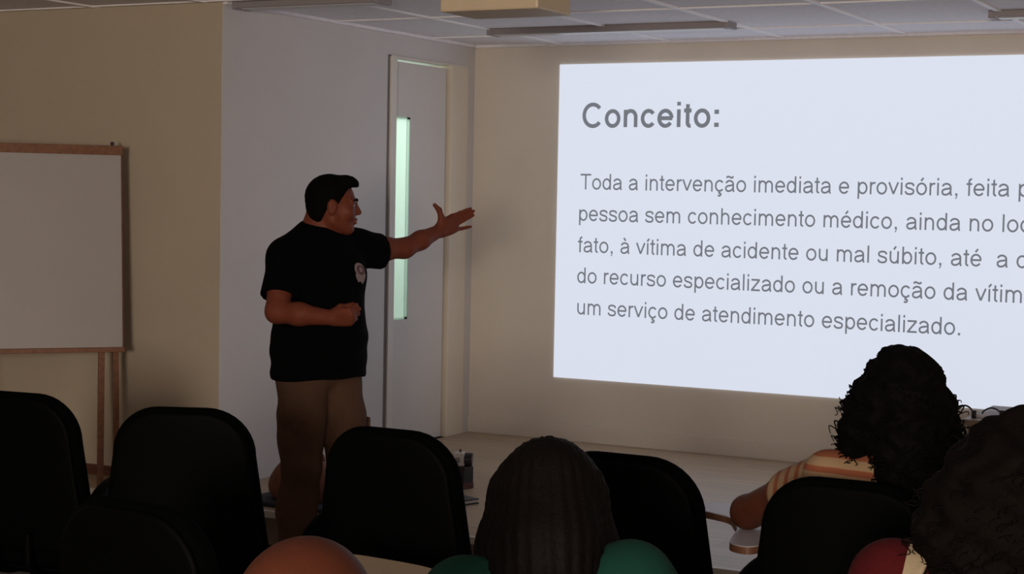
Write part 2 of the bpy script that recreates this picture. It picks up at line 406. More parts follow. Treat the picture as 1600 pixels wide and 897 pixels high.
# ------------------------------------------------------------------ room shell
ST = 0.17                 # stage height
CZ = 2.57                 # ceiling
XL, XR, YR = -3.2, 7.6, -13.0
YW = -2.514               # front-facing cream wall beside the stage
YE = -2.865               # stage front edge
TH = .15
struct(boxo('floor', M['carpet'], XL-TH, XR+TH, YR-TH, TH, -.1, 0))
struct(boxo('ceiling', M['ceil'], XL-TH, XR+TH, YR-TH, TH, CZ, CZ+.1))
struct(boxo('wall_front', M['cream'], -TH, XR+TH, 0, TH, 0, CZ))
struct(boxo('wall_right', M['cream'], XR, XR+TH, YR-TH, 0, 0, CZ))
struct(boxo('wall_left', M['yellow'], XL-TH, XL, YR-TH, YW+TH, 0, CZ))
struct(boxo('wall_whiteboard_side', M['yellow'], XL, 0, YW, YW+TH, 0, CZ))
# rear wall with a window opening
def wall_with_hole(name, m, axis, plane0, plane1, a0, a1, z0, z1, h):
    bm = bmesh.new(); ha0, ha1, hz0, hz1 = h
    for (p, q, r, t) in ((a0, ha0, z0, z1), (ha1, a1, z0, z1), (ha0, ha1, z0, hz0), (ha0, ha1, hz1, z1)):
        if q-p < 1e-4 or t-r < 1e-4: continue
        if axis == 'x': box(bm, plane0, plane1, p, q, r, t)
        else: box(bm, p, q, plane0, plane1, r, t)
    return struct(from_bm(name, bm, m))
wall_with_hole('wall_rear', M['cream'], 'y', YR-TH, YR, XL, XR, 0, CZ, (5.7, 6.7, 1.1, 2.35))
DY0, DY1, DZ1 = -.985, -.10, CZ-.135
wall_with_hole('wall_door_side', M['white'], 'x', -TH, 0, YW+TH, 0, 0, CZ, (DY0, DY1, ST, DZ1))
wc = struct(boxo('wall_corner', M['white'], -.004, 0.0008, YW-.001, YW+TH, 0, CZ))
# window in the rear wall
bm = bmesh.new()
for a in ((5.7, 5.75, 1.1, 2.35), (6.65, 6.7, 1.1, 2.35), (5.75, 6.65, 1.1, 1.15), (5.75, 6.65, 2.3, 2.35), (6.18, 6.22, 1.15, 2.3)): box(bm, a[0], a[1], YR-.1, YR-.02, a[2], a[3])
wf = struct(from_bm('window_1', bm, M['frame'])); boxo('pane', M['winpane'], 5.75, 6.65, YR-.07, YR-.06, 1.15, 2.3, 0, wf)
# ceiling grid
bm = bmesh.new()
for k in range(-7, 9):
    x = 1.995+.70*k
    box(bm, x-.014, x+.014, YR, -.001, CZ-.008, CZ+.002)
for k in range(0, 13):
    y = -.55-1.0*k
    box(bm, XL, XR, y-.012, y+.012, CZ-.0065, CZ+.002)
struct(from_bm('trim_1', bm, M['tbar'])).name = 'trim_1'
# ceiling edge angle on the front wall with clips
bm = bmesh.new(); box(bm, 0, XR, -.03, 0, CZ-.016, CZ); box(bm, 0, .025, YW, -.03, CZ-.016, CZ)
struct(from_bm('trim_2', bm, M['ceil']))
# baseboards
bm = bmesh.new(); box(bm, .0, XR, -.016, 0, ST, ST+.105, .003); struct(from_bm('baseboard_front', bm, M['cream']))
bm = bmesh.new(); box(bm, XL, -.002, YW-.018, YW, ST, ST+.05, .003); struct(from_bm('baseboard_left', bm, M['darkwood']))
# stage (platform): deck, riser, nosing
bm = bmesh.new(); box(bm, XL, XR, YE+.03, 0, ST-.03, ST); stg = struct(from_bm('floor_stage', bm, M['stage']))
boxo('riser', M['riser'], XL, XR, YE+.012, YE+.03, 0, ST-.03, 0, stg)
boxo('nosing', M['nosing'], XL, XR, YE, YE+.03, ST-.032, ST+.001, .004, stg)
# corridor seen through the door glass
bm = bmesh.new()
box(bm, -1.4, -1.35, -1.6, .3, 0, 2.6); box(bm, -1.35, -TH, -1.65, -1.6, 0, 2.6); box(bm, -1.35, -TH, .3, .35, 0, 2.6); box(bm, -1.35, -TH, -1.6, .3, 2.6, 2.65); box(bm, -1.35, -TH, -1.6, .3, ST-.05, ST)
struct(from_bm('wall_corridor', bm, M['corr']))

# ------------------------------------------------------------------ door
d = bpy.data.objects.new('door_1', None); COL.objects.link(d); d.location = (0, 0, 0); struct(d)
bm = bmesh.new()      # leaf with a slot for the vision panel
LY0, LY1, LZ1 = -.918, -.318, 2.405
GY0, GY1, GZ0, GZ1 = -.902, -.728, .915, 2.092
for (y0, y1, z0, z1) in ((LY0, GY0, ST+.006, LZ1), (GY1, LY1, ST+.006, LZ1), (GY0, GY1, ST+.006, GZ0), (GY0, GY1, GZ1, LZ1)):
    box(bm, -.055, -.018, y0, y1, z0, z1)
bmesh.ops.remove_doubles(bm, verts=bm.verts, dist=1e-5)
leaf = from_bm('door_leaf', bm, M['door'], d)
bm = bmesh.new(); box(bm, -.028, -.023, GY0, GY1, GZ0, GZ1); gl = from_bm('vision_panel', bm, M['frost'], leaf)
bm = bmesh.new()
for (y0, y1, z0, z1) in ((GY0, GY0+.008, GZ0, GZ1), (GY1-.03, GY1, GZ0, GZ1), (GY0, GY1, GZ0, GZ0+.012), (GY0, GY1, GZ1-.012, GZ1)): box(bm, -.0232, -.0175, y0, y1, z0, z1)
from_bm('glazing_bead', bm, M['frost'], leaf)
bm = bmesh.new(); box(bm, -TH, .014, DY0, LY0-.006, ST, DZ1, .003); from_bm('door_jamb', bm, M['frame'], d)
bm = bmesh.new(); box(bm, -TH, .014, LY1+.018, DY1, ST, LZ1+.02, .003); from_bm('door_jamb', bm, M['jamb'], d)
bm = bmesh.new(); box(bm, -TH, .012, DY0, DY1, LZ1+.018, DZ1, .003); from_bm('door_header', bm, M['frame'], d)
bm = bmesh.new(); box(bm, -.012, .020, LY0-.02, LY1-.1, LZ1+.012, LZ1+.024, .002); from_bm('leaf_top_strip', bm, M['frame'], d)  # thin pale strip set for the bright line over the leaf
bm = bmesh.new(); box(bm, -.004, .0015, DY0-.022, DY0, ST, DZ1); box(bm, -.06, -.03, LY1+.001, LY1+.018, ST, LZ1); from_bm('gap_shade', bm, M['gap'], d)  # dark strips put in for the shade along the frame gaps

# ------------------------------------------------------------------ projected slide with its lettering
SX0, SX1, SZ0, SZ1 = .591, 3.96, .553, 2.442
sl = boxo('projection_screen', M['slide'], SX0, SX1, -.010, -.002, SZ0, SZ1)
tag(sl, 'large bright projected slide with grey lettering on the cream front wall', 'projection screen')
# plain grotesque lettering drawn as strokes (em units)
def arc_(cx, cy, rx, ry, a0, a1, n=18): return [(cx+rx*math.cos(math.radians(a0+(a1-a0)*k/n)), cy+ry*math.sin(math.radians(a0+(a1-a0)*k/n))) for k in range(n+1)]
def crv_(pts): return [(p.x, p.y) for p in smoothpath([(a, b, 0) for a, b in pts], 6)]
def dot_(x, y): return [(x-.048, y), (x+.048, y)]
ACC = {'á': ('a', 'ac'), 'à': ('a', 'gr'), 'ã': ('a', 'ti'), 'é': ('e', 'ac'), 'ó': ('o', 'ac'), 'ú': ('u', 'ac'), 'í': ('ı', 'ac')}
ADV = dict(zip('abcdefghiılmnoprstuvz TC,.:', [.556, .556, .5, .556, .556, .278, .556, .556, .222, .222, .222, .833, .556, .556, .556, .333, .5, .278, .556, .5, .5, .278, .611, .722, .278, .278, .278]))
def strokes(ch):
    X = .480; B = .036
    if ch in ACC:
        b, a = ACC[ch]; s = strokes(b); c = ADV[b]/2
        s.append({'ac': [(c-.03, .585), (c+.075, .715)], 'gr': [(c+.03, .585), (c-.075, .715)], 'ti': crv_([(c-.16, .605), (c-.14, .65), (c-.07, .668), (c+.06, .62), (c+.13, .635), (c+.15, .685)])}[a]); return s
    if ch == 'ç': return strokes('c')+[crv_([(.265, .02), (.25, -.055), (.32, -.075), (.335, -.13), (.28, -.175), (.19, -.165)])]
    if ch == 'o': return [arc_(.278, .259, .2, .224, 0, 360, 36)]
    if ch == 'c': return [arc_(.268, .259, .192, .224, 38, 322, 30)]
    if ch == 'e': return [arc_(.278, .259, .2, .224, 2, 325, 32), [(.08, .262), (.500, .262)]]
    if ch == 'd': return [arc_(.258, .259, .182, .224, 0, 360, 36), [(.445, 0), (.445, .716)]]
    if ch == 'g': return [arc_(.258, .264, .182, .219, 0, 360, 36), [(.445, .519), (.445, .02)], arc_(.258, .0, .187, .172, 5, -155)]
    if ch == 'b': return [arc_(.298, .259, .182, .224, 0, 360, 36), [(.111, 0), (.111, .716)]]
    if ch == 'p': return [arc_(.298, .259, .182, .224, 0, 360, 36), [(.111, -.199), (.111, .519)]]
    if ch in 'nh': return [[(.11, 0), (.11, .519 if ch == 'n' else .716)], arc_(.277, .30, .167, .184, 180, 0)+[(.444, 0)]]
    if ch == 'm': return [[(.11, 0), (.11, .519)], arc_(.263, .31, .153, .174, 180, 0)+[(.416, 0)], arc_(.569, .31, .153, .174, 180, 0)+[(.722, 0)]]
    if ch == 'r': return [[(.11, 0), (.11, .519)], arc_(.262, .30, .152, .182, 180, 68, 10)]
    if ch == 'u': return [[(.110, .519), (.110, .21)]+arc_(.277, .218, .167, .182, 180, 360), [(.444, .519), (.444, 0)]]
    if ch == 'ı': return [[(.111, 0), (.111, .519)]]
    if ch == 'i': return [[(.111, 0), (.111, .519)], [(.111, .615), (.111, .716)]]
    if ch == 'l': return [[(.111, 0), (.111, .716)]]
    if ch == 't': return [[(.135, .67), (.135, .12)]+arc_(.215, .12, .08, .084, 190, 285, 8), [(.018, .484), (.255, .484)]]
    if ch == 'f': return [[(.130, 0), (.130, .58)]+arc_(.222, .585, .092, .1, 178, 78, 8), [(.01, .484), (.255, .484)]]
    if ch == 'a': return [arc_(.262, .335, .18, .15, 165, 0, 14)+[(.442, .16), (.450, .07), (.475, 0)], crv_([(.442, .318), (.35, .285), (.20, .262), (.105, .215), (.082, .14), (.115, .065), (.205, .033), (.315, .055), (.41, .125), (.442, .21)])]
    if ch == 's': return [crv_([(.43, .37), (.385, .455), (.25, .485), (.125, .455), (.088, .375), (.135, .305), (.255, .268), (.385, .222), (.425, .145), (.38, .06), (.255, .032), (.115, .065), (.062, .155)])]
    if ch == 'v': return [[(.045, .519), (.25, .03)], [(.455, .519), (.25, .03)]]
    if ch == 'z': return [[(.04, .482), (.45, .482)], [(.425, .47), (.068, .045)], [(.03, .037), (.46, .037)]]
    if ch == 'T': return [[(.02, .674), (.59, .674)], [(.305, 0), (.305, .68)]]
    if ch == 'C': return [arc_(.378, .358, .292, .326, 40, 320, 34)]
    if ch == '.': return [[(.139, 0), (.139, .1)]]
    if ch == ',': return [[(.139, 0), (.139, .1)], [(.160, .02), (.150, -.06), (.105, -.125)]]
    if ch == ':': return [[(.139, 0), (.139, .1)], [(.139, .419), (.139, .519)]]
    return []
def lay(text, wgt):
    """-> list of (word index, list of quads) in em units, and total width"""
    x = 0; wi = 0; out = []; ends = []
    for ch in text:
        if ch == ' ': x += ADV[' ']; wi += 1; continue
        adv = ADV[ACC[ch][0]] if ch in ACC else ADV['c' if ch == 'ç' else ch]
        for s in strokes(ch):
            if wgt > .1 and ch == 'i' and s[0][1] > .6: s = [(.111, .632), (.111, .74)]
            if wgt > .1 and ch == ':': s = [(s[0][0], s[0][1]-(0.04 if s[0][1] > .2 else 0)), (s[0][0], s[0][1]+.125-(0.04 if s[0][1] > .2 else 0))]
            dots = ch in '.,:' or (ch == 'i' and s[0][1] > .6)
            hw = (wgt*1.2 if dots and ch != 'i' else wgt)/2; hd = .10 if wgt < .1 else .135
            if ch == ',' and s[0][1] > 0.01: hw = wgt*.28
            L_ = []; R_ = []; n = len(s)
            closed = n > 4 and abs(s[0][0]-s[-1][0])+abs(s[0][1]-s[-1][1]) < 1e-6
            for i in range(n):
                a = s[(i-1) if i > 0 else (-2 if closed else 0)]; b = s[(i+1) if i < n-1 else (1 if closed else n-1)]
                tx, ty = b[0]-a[0], b[1]-a[1]; l = math.hypot(tx, ty) or 1; nx_, ny_ = -ty/l*hw, tx/l*hw
                L_.append((x+s[i][0]+nx_, s[i][1]+ny_)); R_.append((x+s[i][0]-nx_, s[i][1]-ny_))
            out.append((wi, L_, R_))
        x += adv+(.035 if wgt > .1 else 0); ends.append(x)
    return out
def textline(body, probe, u0, v0, u1, cap_px, bold=False, name='slide_word'):
    """set on the wall in metres; probe = the leading words measured between pixel columns u0 and u1"""
    a = hit(u0, v0, 1, 0); b = hit(u1, v0, 1, 0); capz = hit(u0, v0-cap_px, 1, 0)[2]-a[2]; wgt = .118 if bold else .080
    pr = lay(probe, wgt); xs = [p[0] for s in pr for p in s[1]+s[2]]; x0 = min(xs); sx = (b[0]-a[0])/(max(xs)-x0); sz = capz/.716
    words = {}
    for wi, L_, R_ in lay(body, wgt): words.setdefault(wi, []).append((L_, R_))
    for wi, ss in words.items():
        bm = bmesh.new()
        for j, (L_, R_) in enumerate(ss):
            yy = -.0115-.00004*(j % 3)
            va = [bm.verts.new((a[0]+(p[0]-x0)*sx, yy, a[2]+p[1]*sz)) for p in L_]; vb = [bm.verts.new((a[0]+(p[0]-x0)*sx, yy, a[2]+p[1]*sz)) for p in R_]
            for i in range(len(va)-1): bm.faces.new((va[i], va[i+1], vb[i+1], vb[i]))
        from_bm(name, bm, M['slidetext'], sl)
textline('Conceito:', 'Conceito:', 911, 199, 1124, 37, True, 'slide_heading')
textline('Toda a intervenção imediata e provisória, feita por', 'Toda a intervenção imediata e provisória, feita', 908, 296, 1578, 24.5)
textline('pessoa sem conhecimento médico, ainda no local', 'pessoa sem conhecimento médico, ainda no', 906, 345, 1553, 24.5)
textline('fato, à vítima de acidente ou mal súbito, até  a chegada', 'fato, à vítima de acidente ou mal súbito, até', 904, 394, 1535, 24.5)
textline('do recurso especializado ou a remoção da vítima', 'do recurso especializado ou a remoção da', 903, 442, 1513, 24.5)
textline('um serviço de atendimento especializado.', 'um serviço de atendimento especializado.', 903, 491, 1502, 24.5)

# ------------------------------------------------------------------ ceiling things
def luminaire(x0, x1, y, label):
    r = empty('ceiling_light', ((x0+x1)/2, y, CZ), label, 'ceiling light', 'unlit strip lights')
    L = (x1-x0)/2
    bm = bmesh.new(); box(bm, -L, L, -.06, .06, -.032, 0, .004); from_bm('lamp_housing', bm, M['lightbody'], r)
    bm = bmesh.new(); box(bm, -L+.03, L-.03, -.045, .045, -.036, -.031, .002); from_bm('diffuser', bm, M['diff'], r)
    for s in (-1, 1):
        bm = bmesh.new(); box(bm, s*L-.012, s*L+.012, -.063, .063, -.036, 0, .003); from_bm('end_cap', bm, M['lightbody'], r)
luminaire(.60, 2.0, -.86, 'unlit grey strip light on the ceiling above the left end of the slide')
luminaire(3.36, 4.76, -.93, 'unlit grey strip light on the ceiling at the right edge of the picture')
luminaire(.04, .86, -2.42, 'unlit grey strip light left of the cream ceiling projector')
# projector
zb = 2.32; c1 = hit(840, 13, 2, zb); c0 = hit(677, 17, 2, zb)
r = empty('ceiling_projector', ((c0[0]+c1[0])/2, c1[1]+.16, zb), 'cream boxy projector hanging below the ceiling at the top edge of the picture', 'projector')
W = (c1[0]-c0[0])/2
bm = bmesh.new(); box(bm, -W, W, -.16, .11, 0, .13, .008); from_bm('projector_body', bm, M['cream_plastic'], r)
bm = bmesh.new(); tube(bm, [(.08, .105, .07), (.08, .135, .07)], .04, 20); ln = from_bm('lens_ring', bm, M['dark_plastic'], r)
bm = bmesh.new(); tube(bm, [(.08, .13, .07), (.08, .137, .07)], .032, 20); from_bm('lens', bm, M['lens'], ln)
bm = bmesh.new(); tube(bm, [(0, 0, .12), (0, 0, CZ-zb)], .02, 14); box(bm, -.07, .07, -.07, .07, CZ-zb-.012, CZ-zb, .002); from_bm('ceiling_mount', bm, M['tbar'], r)
bm = bmesh.new()
for k in range(6): box(bm, -W-.001, -W+.002, -.11+k*.036, -.09+k*.036, .03, .1)
from_bm('vent_grille', bm, M['dark_plastic'], r)

# ------------------------------------------------------------------ whiteboard on its easel
ang = math.radians(50)
dirv = np.array([-math.cos(ang), -math.sin(ang), 0]); nrm = np.array([math.sin(ang), -math.cos(ang), 0])
tr = hit(190, 232, 1, -2.70); bz = hit(190, 546, 1, -2.78)[2]; tz = tr[2]
wr = empty('whiteboard_easel', (tr[0], tr[1], ST), 'white board in a reddish wooden easel frame by the cream wall', 'whiteboard easel')
BW = .86
def WB(a, z, n=0): q = dirv*a+nrm*(n+(tz-z)*.10); return (q[0], q[1], z-ST)
def slab(a0, a1, z0, z1, n0, n1, name, m, parent=wr, bev=.002):
    bm = bmesh.new(); box(bm, a0, a1, n0, n1, z0, z1, bev)
    for v in bm.verts: v.co = Vector(WB(v.co.x, v.co.z, v.co.y))
    return from_bm(name, bm, m, parent)
slab(.004, BW-.004, bz+.01, tz-.03, -.012, .004, 'board_panel', M['board'])
slab(-.004, BW+.004, tz-.034, tz+.012, -.016, .012, 'top_rail', M['easel'])
slab(-.004, BW+.004, bz-.012, bz+.011, -.016, .022, 'pen_ledge', M['easel'])
slab(-.004, .006, bz, tz, -.018, .002, 'side_rail', M['darkwood']); slab(BW-.006, BW+.004, bz, tz, -.018, .002, 'side_rail', M['darkwood'])
def rail_leg(p, q, wdt=.03):
    bm = bmesh.new(); p = Vector(p); q = Vector(q); t = (q-p).normalized(); a = Vector(dirv); a = (a-t*a.dot(t)).normalized(); b = t.cross(a)
    vs = []
    for e in (p, q):
        vs.append([bm.verts.new(e+a*x*wdt/2+b*y*.011) for x, y in ((-1, -1), (1, -1), (1, 1), (-1, 1))])
    for k in range(4): bm.faces.new((vs[0][k], vs[0][(k+1) % 4], vs[1][(k+1) % 4], vs[1][k]))
    bm.faces.new(vs[0]); bm.faces.new(vs[1]); from_bm('leg', bm, M['easel'], wr)
rail_leg(WB(.085, tz-.1, -.030), WB(.115, ST, -.028), .03)
rail_leg(WB(.03, tz-.1, -.030), WB(.025, ST, -.10), .028)
rail_leg(WB(BW-.085, tz-.1, -.03), WB(BW-.10, 0.0, -.028), .03)
bm = bmesh.new(); tube(bm, [WB(.045, tz+.010), WB(.045, tz+.03)], .009, 12); from_bm('knob', bm, M['dark_plastic'], wr)

# ------------------------------------------------------------------ lecture chairs
def make_chair(loc, label):
    r = empty('lecture_chair', loc, label, 'chair', 'black lecture chairs')
    def backfn(off, tt):
        def f(x, z, d):
            zz = z+.71
            y = -.215-.06*max(0.0, zz-.45)**1.5+.38*x*x*(1 if True else 0)*.9+d+off
            return Vector((x, y, zz))
        return f
    ol = roundrect(.53, .45, .53, .15, .09)
    from_bm('backrest', cushion(ol, .055, backfn(0, 0)), M['fabric'], r, True)
    ol2 = roundrect(.50, .42, .50, .14, .085)
    from_bm('back_shell', cushion(ol2, .02, backfn(-.033, 0)), M['plastic'], r, True)
    ols = roundrect(.46, .50, .47, .10, .08)
    from_bm('seat', cushion(ols, .07, lambda x, z, d: Vector((x, .03+z, .425+d-.25*max(0, z-.12)**1.5*1.0+.15*x*x))), M['fabric'], r, True)
    from_bm('seat_shell', cushion(roundrect(.43, .47, .44, .09, .07), .02, lambda x, z, d: Vector((x, .03+z, .382+d+.1*x*x))), M['plastic'], r, True)
    bm = bmesh.new()
    for s in (-.07, .07): tube(bm, smoothpath([(s, .02, .368), (s, -.16, .368), (s, -.262, .40), (s, -.275, .46), (s, -.275, .52)], 5), .012, 8)
    from_bm('back_bracket', bm, M['steel'], r, True)
    bm = bmesh.new(); tube(bm, [(-.21, -.13, .36), (-.21, .19, .36)], .013, 8); tube(bm, [(.21, -.13, .36), (.21, .19, .36)], .013, 8); tube(bm, [(-.21, .02, .36), (.21, .02, .36)], .013, 8); tube(bm, [(-.21, .17, .36), (.21, .17, .36)], .013, 8); tube(bm, [(-.21, -.11, .36), (.21, -.11, .36)], .013, 8)
    from_bm('seat_frame', bm, M['steel'], r, True)
    for sx in (-1, 1):
        for (y0, y1) in ((.18, .23), (-.12, -.23)):
            bm = bmesh.new(); tube(bm, [(sx*.21, y0, .36), (sx*.235, y1, .02)], .0125, 10); lg = from_bm('leg', bm, M['steel'], r, True)
            bm = bmesh.new(); tube(bm, [(sx*.2345, y1, .022), (sx*.236, y1, 0)], .017, 10); from_bm('foot_cap', bm, M['plastic'], lg, True)
    bm = bmesh.new(); tube(bm, smoothpath([(-.21, .05, .37), (-.29, .05, .40), (-.305, .08, .55), (-.305, .08, .655)], 6), .013, 8)
    ar = from_bm('armrest', bm, M['steel'], r, True)
    bm = bmesh.new(); tube(bm, smoothpath([(-.305, -.20, .58), (-.305, -.16, .635), (-.305, -.03, .675), (-.305, .14, .672), (-.305, .18, .65)], 6), [.018]+[.027]*23+[.018], 12)
    from_bm('arm_pad', bm, M['plastic'], ar, True)
    bm = bmesh.new(); tube(bm, smoothpath([(.21, .05, .37), (.272, .05, .40), (.285, .09, .55), (.282, .12, .675), (.27, .2, .692), (.2, .36, .692)], 6), .014, 8)
    from_bm('tablet_bracket', bm, M['steel'], r, True)
    out = smoothpath([(.305, .0, 0), (.315, .15, 0), (.312, .36, 0), (.30, .48, 0), (.23, .535, 0), (.06, .545, 0), (-.03, .53, 0), (-.065, .46, 0), (-.05, .40, 0), (.03, .365, 0), (.09, .33, 0), (.13, .26, 0), (.17, .18, 0), (.195, .08, 0), (.225, -.02, 0), (.28, -.045, 0)], 5, True)
    def prism(sc, z0, z1):
        bm = bmesh.new(); c = Vector((.16, .27, 0)); a = [bm.verts.new(Vector((c.x+(p.x-c.x)*sc, c.y+(p.y-c.y)*sc, z0))) for p in out]; b = [bm.verts.new(Vector((v.co.x, v.co.y, z1))) for v in a]
        for k in range(len(a)): bm.faces.new((a[k], a[(k+1) % len(a)], b[(k+1) % len(b)], b[k]))
        bm.faces.new(a); bm.faces.new(b); return bm
    tb = from_bm('writing_tablet', prism(1.0, .705, .724), M['tedge'], r)
    from_bm('tablet_top', prism(.992, .7235, .7265), M['tablet'], tb)
    return r
YB = .235    # backrest behind the chair origin
chairs = []
rowA = [(966, 711, 'black lecture chair partly behind the long-haired person in green', .0, ()),
        (20, 614, 'black lecture chair cut by the left edge of the picture, below the whiteboard', .12, ('writing_tablet', 'tablet_bracket')),
        (282, 638, 'black lecture chair left of the presenter, in front of the white wall edge', .42, ('writing_tablet', 'tablet_bracket')),
        (600, 671, 'black lecture chair directly in front of the presenter and the door', .0, ('writing_tablet', 'tablet_bracket')),
        (1320, 752, 'black lecture chair in which the person in the striped top sits', .0, ())]
c0_ = None
for u, v, lab, rz, skip in rowA:
    p = hit(u, v, 2, .975); o = YB+.03
    loc = (p[0]-math.sin(rz)*o, p[1]+math.cos(rz)*o, 0)
    if c0_ is None: c0_ = make_chair(loc, lab)
    else: copy_thing(c0_, loc, rz, lab, skip)
def chair_at(x, y, lab, skip=(), rz=0.0): return copy_thing(c0_, (x, y, 0), rz, lab, skip)
pF = hit(192, 784, 2, .975); fch = chair_at(pF[0]+.265*.10, pF[1]+.265*.99, 'empty black lecture chair with a tablet, nearest the lower left corner', (), -.10)

for ch in fch.children:
    if ch.name.startswith('writing_tablet'):
        for g_ in ch.children: g_.data = g_.data.copy(); g_.data.materials.clear(); g_.data.materials.append(M['tabletb']); g_['label'] = 'beige tablet top'
        ch.data = ch.data.copy(); ch.data.materials.clear(); ch.data.materials.append(M['tabletb'])

# ------------------------------------------------------------------ the presenter (standing on the floor before the stage)
DM = 7.20
VR = np.array([math.cos(YAW), -math.sin(YAW), 0]); VF = np.array([math.sin(YAW), math.cos(YAW), 0]); UPV = np.array([0, 0, 1.0])
def Q(u, v, dd=0.0): return P(u, v, DM+dd)
bodyaz = math.radians(42)                                   # turned towards the slide
fwd = math.sin(bodyaz)*VR-math.cos(bodyaz)*VF               # where the chest faces
lft = math.cos(bodyaz)*VR+math.sin(bodyaz)*VF               # his left
root = empty('person', (Q(497, 600)[0], Q(497, 600)[1], 0), 'person standing in black t-shirt and brown trousers, left arm raised towards the slide', 'person')
RO = np.array(root.location)
H_ = .0052
lo = np.minimum.reduce([Q(390, 250, -.45), Q(760, 250, .75), Q(390, 900, -.5), Q(760, 250, -.45), Q(390, 250, .5)])-.05
lo[2] = -.01; hi = np.maximum.reduce([Q(390, 250, -.45), Q(760, 250, .8), Q(760, 800, .75), Q(760, 250, -.45), Q(390, 250, .5)])+.05; hi[2] = 1.80
hc = Q(520, 322, -.02); headaz = math.radians(100)
hf = math.sin(headaz)*VR-math.cos(headaz)*VF-.04*UPV
pel = Q(497, 600, 0); pel[2] = .93
che = Q(497, 450, 0); nb = Q(494, 352, 0)
Rt = np.stack([-lft, fwd, UPV], 1)
shR = Q(448, 404, -.13); shL = Q(556, 390, .14)
elR = Q(433, 487, -.24); wrR = Q(520, 497, -.33)
elL = Q(632, 388, .30); wrL = Q(688, 360, .43)
hipR = pel-lft*.086-UPV*.05; hipL = pel+lft*.086-UPV*.05
knR = Q(470, 712, -.05); knR[2] = .50; knL = Q(540, 712, .05); knL[2] = .50
anR = Q(466, 838, -.02); anR[2] = .085; anL = Q(545, 838, .06); anL[2] = .085
def torso(F, g=0.0):
    F.ell(che+fwd*.005+UPV*.03, (.185+g, .125+g, .22+g), Rt, .05)
    F.ell(Q(496, 525)+fwd*.03, (.182+g, .142+g, .17+g), Rt, .06)
    F.ell(pel+UPV*.02, (.170+g, .130+g, .16+g), Rt, .06)
    F.cap(nb-UPV*.055, shR+UPV*.005, .062+g, .066+g, .05); F.cap(nb-UPV*.055, shL+UPV*.005, .062+g, .066+g, .05)
    F.cap(che+lft*.09+fwd*.065+UPV*.06, che-lft*.09+fwd*.065+UPV*.06, .075+g, .075+g, .05)
def legs(F, g=0.0, low=True):
    for h, kq, a in ((hipR, knR, anR), (hipL, knL, anL)):
        F.chain([h, (h*.55+kq*.45)+fwd*.012, kq+fwd*.012, kq*.6+a*.4-fwd*.018, a], [.092+g, .082+g, .058+g*1.2, .056+g*1.6, .042+g*2.2], .03)
F = Field(lo, hi, H_)
torso(F); legs(F)
for a in (anR, anL):
    f2 = unit(fwd+.1*VR); F.cap(a-UPV*.03-f2*.02, a-UPV*.05+f2*.14, .034, .026, .03)
F.cap(nb-UPV*.06, np.array(hc)-UPV*.05-hf*.02, .066, .058, .03)
F.cap(nb-UPV*.07-fwd*.03, np.array(hc)-hf*.065-UPV*.03, .055, .046, .03)
Th, Rh = head(F, hc, hf, UPV, 1.02, .004)
F.chain([shR, shR*.5+elR*.5-lft*.006, elR, elR*.6+wrR*.4, wrR], [.064, .055, .046, .045, .030], .025)
F.chain([shL, shL*.45+elL*.55, elL, elL*.55+wrL*.45, wrL], [.062, .052, .042, .040, .028], .025)
dL = unit(Q(735, 335, .53)-wrL); 
hand(F, wrL-dL*.012, dL, -VF*.8+VR*.4, UPV*.9-VR*.45, curls=[(.10, .12, .1), (.06, .1, .1), (.10, .12, .1), (.05, .12, .1)], spreads=[-.05, .0, .05, -.24], sc=1.08,
     thumb=[(.018, .018, .004), (.046, .032, .010), (.080, .036, .010), (.108, .026, .006)])
dR = unit(Q(556, 494, -.37)-wrR)
hand(F, wrR-dR*.01, dR, -lft*.2+unit(-fwd)*1.0, UPV, curls=[(1.2, 1.4, .8), (1.25, 1.45, .8), (1.3, 1.45, .8), (1.3, 1.45, .8)], sc=1.02, thumb=[(.016, .02, .006), (.034, .045, .022), (.026, .074, .036), (.012, .092, .042)])
V, Fc = F.mesh(2)
body = from_np('body', V-RO, Fc, M['skin'], root)
eyes(lambda x, y, z: Th(x, y, z)-RO, root, 1.02)
# lips
F = Field(Th(0, .08, -.06)-.06, Th(0, .08, -.06)+.06, .003)
F.ell(Th(0, .0945, -.050), (.023, .0125, .0062), Rh, .004); F.ell(Th(0, .0925, -.064), (.020, .0125, .0072), Rh, .004)
V, Fc = F.mesh(1); from_np('lips', V-RO, Fc, M['lip'], root)
# eyebrows
F = Field(Th(0, .09, .03)-.09, Th(0, .09, .03)+.09, .003)
for s in (1, -1): F.chain([Th(s*.016, .0995, .028), Th(s*.034, .0955, .033), Th(s*.052, .080, .028)], [.0045, .005, .0035], .003)
V, Fc = F.mesh(1); from_np('eyebrows', V-RO, Fc, M['hair'], root)
# cropped hair with a short tuft over the forehead
F = Field(np.array(hc)-.17, np.array(hc)+.2, .0045)
F.ell(Th(0, -.016, .036), np.array((.083, .104, .098)), Rh, 0)
F.cap(Th(.03, .045, .108), Th(-.03, .045, .108), .018, .018, .035); F.cap(Th(.032, .068, .103), Th(-.032, .068, .103), .017, .017, .035); F.cap(Th(.034, .084, .094), Th(-.034, .084, .094), .0145, .0145, .03)
F.ell(Th(0, -.05, -.03), (.066, .055, .06), Rh, .03)
def hl(X):
    q = (X-np.array(hc))@Rh; y = q[..., 1]; z = q[..., 2]
    zm = np.interp(y, [-.12, -.055, -.035, -.012, .008, .022, .03, .055, .075, .12], [-.085, -.082, -.03, .022, .010, .010, .030, .072, .083, .085])
    return (zm-z)*.75
F.cut(hl); F.disp(lambda X: .0015*np.sin(X[..., 0]*300)*np.sin(X[..., 1]*310)*np.sin(X[..., 2]*290))
V, Fc = F.mesh(1); from_np('hair', V-RO, Fc, M['hair'], root)
